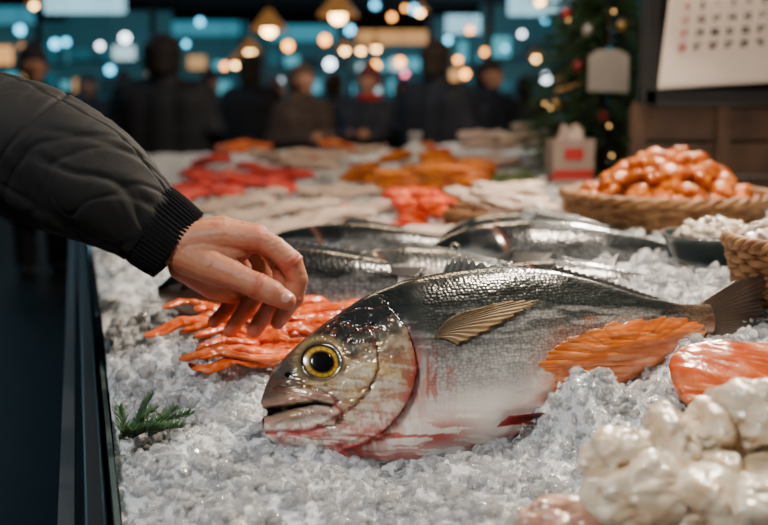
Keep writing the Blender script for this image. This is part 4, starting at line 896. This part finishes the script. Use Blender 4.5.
def booth(px, d, w, glow, label, rows=2, ztop=2.4):
    x = px2(px, 98, d).x; r = thing('market_booth', label, 'market booth', (x, d, 0))
    mb = MB(); mb.box((0, -.6, .45), (w, .8, .9)); link('counter', mb.mesh('counter', False), m_dark, r)
    mb = MB(); mb.box((0, .6, 1.2), (w, .06, 2.4)); link('back_panel', mb.mesh('back_panel', False), e_dim, r)  # panel glows faintly by itself, standing in for booth light behind the crowd
    mb = MB(); mb.box((w*random.uniform(-.1, .1), -.7, ztop), (w*random.uniform(.4, .7), .12, .24)); link('sign_box', mb.mesh('sign_box', False), glow, r)
    for s in (-1, 1):
        mb = MB(); mb.box((s*w/2, -.7, 1.2), (.07, .07, 2.4)); link('post', mb.mesh('post', False), m_beam, r)
    for k in range(rows):
        mb = MB(); mb.box((0, .45, 1.25+.45*k), (w*.9, .3, .03)); sh = link('shelf', mb.mesh('shelf', False), m_beam, r)
        x_ = -w*.42; j = 0
        while x_ < w*.38:
            ww_ = random.uniform(.10, .32); hh_ = random.uniform(.12, .34); mb = MB(); mb.box((x_+ww_/2, .42, 1.27+.45*k+hh_/2), (ww_, .12, hh_)); link('glow_pack', mb.mesh('glow_pack', False), random.choice(e_items), sh); x_ += ww_+random.uniform(.04, .25); j += 1  # packs emit their own glow in place of lit shelf goods
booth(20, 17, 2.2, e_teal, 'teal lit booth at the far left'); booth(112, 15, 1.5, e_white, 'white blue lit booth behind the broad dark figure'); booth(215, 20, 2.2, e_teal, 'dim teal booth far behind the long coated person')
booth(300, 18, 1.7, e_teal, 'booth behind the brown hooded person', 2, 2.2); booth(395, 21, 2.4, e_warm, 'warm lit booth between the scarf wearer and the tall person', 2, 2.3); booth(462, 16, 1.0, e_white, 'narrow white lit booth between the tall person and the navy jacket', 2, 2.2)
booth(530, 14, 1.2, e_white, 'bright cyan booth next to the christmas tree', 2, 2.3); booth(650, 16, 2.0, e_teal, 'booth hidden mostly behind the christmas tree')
# pendant lamps
e_bulb = M('warm_bulb', (1, .7, .35), .3, emit=(1, .55, .18), es=22)
bulb_me = mesh_np('bulb', ico(3)[0]*.07, ico(3)[1]); shade_me = mesh_py('lamp_shade', *lathe([(.03, .22), (.05, .20), (.10, .13), (.19, .02), (.20, 0), (.19, .005), (.09, .12), (.03, .19)], 32))
m_shade = M('shade', (.25, .14, .05), .4, .3, emit=(1, .42, .10), es=.22)
def cord_me(h, z0=.2, r=.008): mb = MB(); mb.tube([(0, 0, z0), (0, 0, h)], r, 6); return mb.mesh('cord')
lamps = [(269, 30, 12, 1, 'with warm shade above the long coated person'), (338, 16, 11, 1.05, 'largest, near the top centre of the view'), (250, 52, 17, .95, 'smaller, just below and left of the first warm lamp'), (236, 64, 18, .8, 'lowest of the left lamp cluster'), (302, 46, 20, .7, 'dim, over the brown hooded person'), (345, 50, 16, .7, 'left of the trio below the largest lamp'), (361, 50, 17, .7, 'middle of the trio below the largest lamp'), (376, 48, 18, .8, 'right of the trio below the largest lamp'), (420, 12, 14, .6, 'above the tall navy coated person'), (536, 58, 13, .5, 'beside the christmas tree'), (34, 5, 13, .5, 'at the top left corner'), (540, 2, 12, .6, 'at the top edge beside the tree')]
for px, py, d, sc, lab in lamps:
    q_ = px2(px, py, d); r = thing('pendant_lamp', 'hanging pendant lamp '+lab, 'lamp', q_); r.scale = (sc,)*3
    link('bulb', bulb_me, e_bulb, r); link('lamp_shade', shade_me, m_shade, r, (0, 0, .0)); link('cord', cord_me((4.45-q_.z)/sc), m_beam, r)
sm = mesh_np('market_bulb', ico(2)[0]*.045, ico(2)[1])
mats = {'amber': M('amber_bulb', emit=(1, .36, .05), es=10), 'white': M('white_bulb', emit=(.8, .92, 1), es=8), 'teal': M('cyan_bulb', emit=(.10, .6, .9), es=6), 'pink': M('pink_bulb', emit=(1, .15, .3), es=6)}
pts = [(392, 17, 'amber'), (405, 8, 'amber'), (414, 9, 'teal'), (375, 5, 'teal'), (55, 44, 'teal'), (66, 42, 'teal'), (330, 64, 'white'), (375, 66, 'amber'), (458, 60, 'amber'), (465, 74, 'amber'), (225, 66, 'amber'), (288, 46, 'amber'), (400, 62, 'amber'), (405, 74, 'pink'), (125, 38, 'white'), (100, 46, 'white'), (485, 52, 'amber'), (505, 48, 'teal'), (522, 34, 'white'), (546, 78, 'white'), (200, 22, 'teal'), (186, 44, 'teal'), (20, 30, 'teal'), (325, 40, 'amber'), (280, 82, 'white'), (338, 92, 'amber'), (416, 92, 'white'), (470, 96, 'amber'), (228, 95, 'amber'), (110, 70, 'teal'), (448, 40, 'teal'), (350, 30, 'teal'), (545, 20, 'teal'), (470, 30, 'amber')]
names = {'amber': 'small amber market light glowing among the far booths', 'white': 'small white market light glowing among the far booths', 'teal': 'small cyan market light glowing among the far booths', 'pink': 'single pink market light behind the tall person'}
BM = {}
for c_ in mats: BM[c_] = sm.copy(); BM[c_].materials.append(mats[c_])
for px, py, c_ in pts:
    d = random.uniform(12.6, 13.9); q_ = px2(px, py, d); sc = random.uniform(.6, 1.3); r = thing('market_light', names[c_], 'light', q_, group=c_+' market lights'); r.scale = (sc,)*3
    link('bulb', BM[c_], None, r); link('cord', cord_me((4.45-q_.z)/sc, .04, .004), m_beam, r)

# ------------------------------------------------------------------ lighting
def area(name, loc, target, size, power, col, sy=None):
    l = bpy.data.lights.new(name, 'AREA'); l.size = size; l.energy = power; l.color = col; l.shape = 'DISK'
    o = bpy.data.objects.new(name, l); C.objects.link(o); o.location = loc; o.rotation_euler = (Vector(target)-Vector(loc)).to_track_quat('-Z', 'Y').to_euler(); return o
area('stall_key', (.60, 1.60, 2.0), (.08, 1.10, .85), .24, 38, (1, .84, .66))
area('stall_front', (-.50, .30, 1.95), (.1, 1.05, .83), .18, 16, (.98, .97, .96))
area('stall_rim', (.75, 2.75, 1.75), (.1, 1.2, .9), .12, 30, (1, .88, .72))  # added unseen lamp for glints on the ice and a rim on the fish
area('stall_back', (.3, 3.2, 2.4), (.2, 2.4, .85), .4, 9, (1, .72, .44))
area('stall_far', (-.6, 4.6, 2.6), (-.5, 4.2, .85), .8, 8, (1, .76, .52))
area('hall_cool', (-4, 9, 3.9), (0, 9, 1), 4, 55, (.4, .75, 1)); area('hall_far', (2, 17, 4.2), (0, 16, 0), 5, 170, (.35, .75, 1))
area('crowd_warm', (.6, 5.4, 2.9), (-.6, 8.8, 1.3), 1.0, 60, (1, .76, .56))  # added unseen lamp to brighten the faces and coats of the crowd
area('board_light', (.7, 2.2, 2.0), (.95, 2.95, 1.2), .3, 3.5, (1, .8, .62)); area('tree_fill', (.55, 2.75, 2.1), (.75, 3.9, 1.15), .3, 9, (1, .85, .65))  # the second is an added unseen lamp that brightens the tree
w = bpy.data.worlds.new('world'); bpy.context.scene.world = w; w.use_nodes = True
w.node_tree.nodes['Background'].inputs['Color'].default_value = (.05, .06, .075, 1); w.node_tree.nodes['Background'].inputs['Strength'].default_value = .22
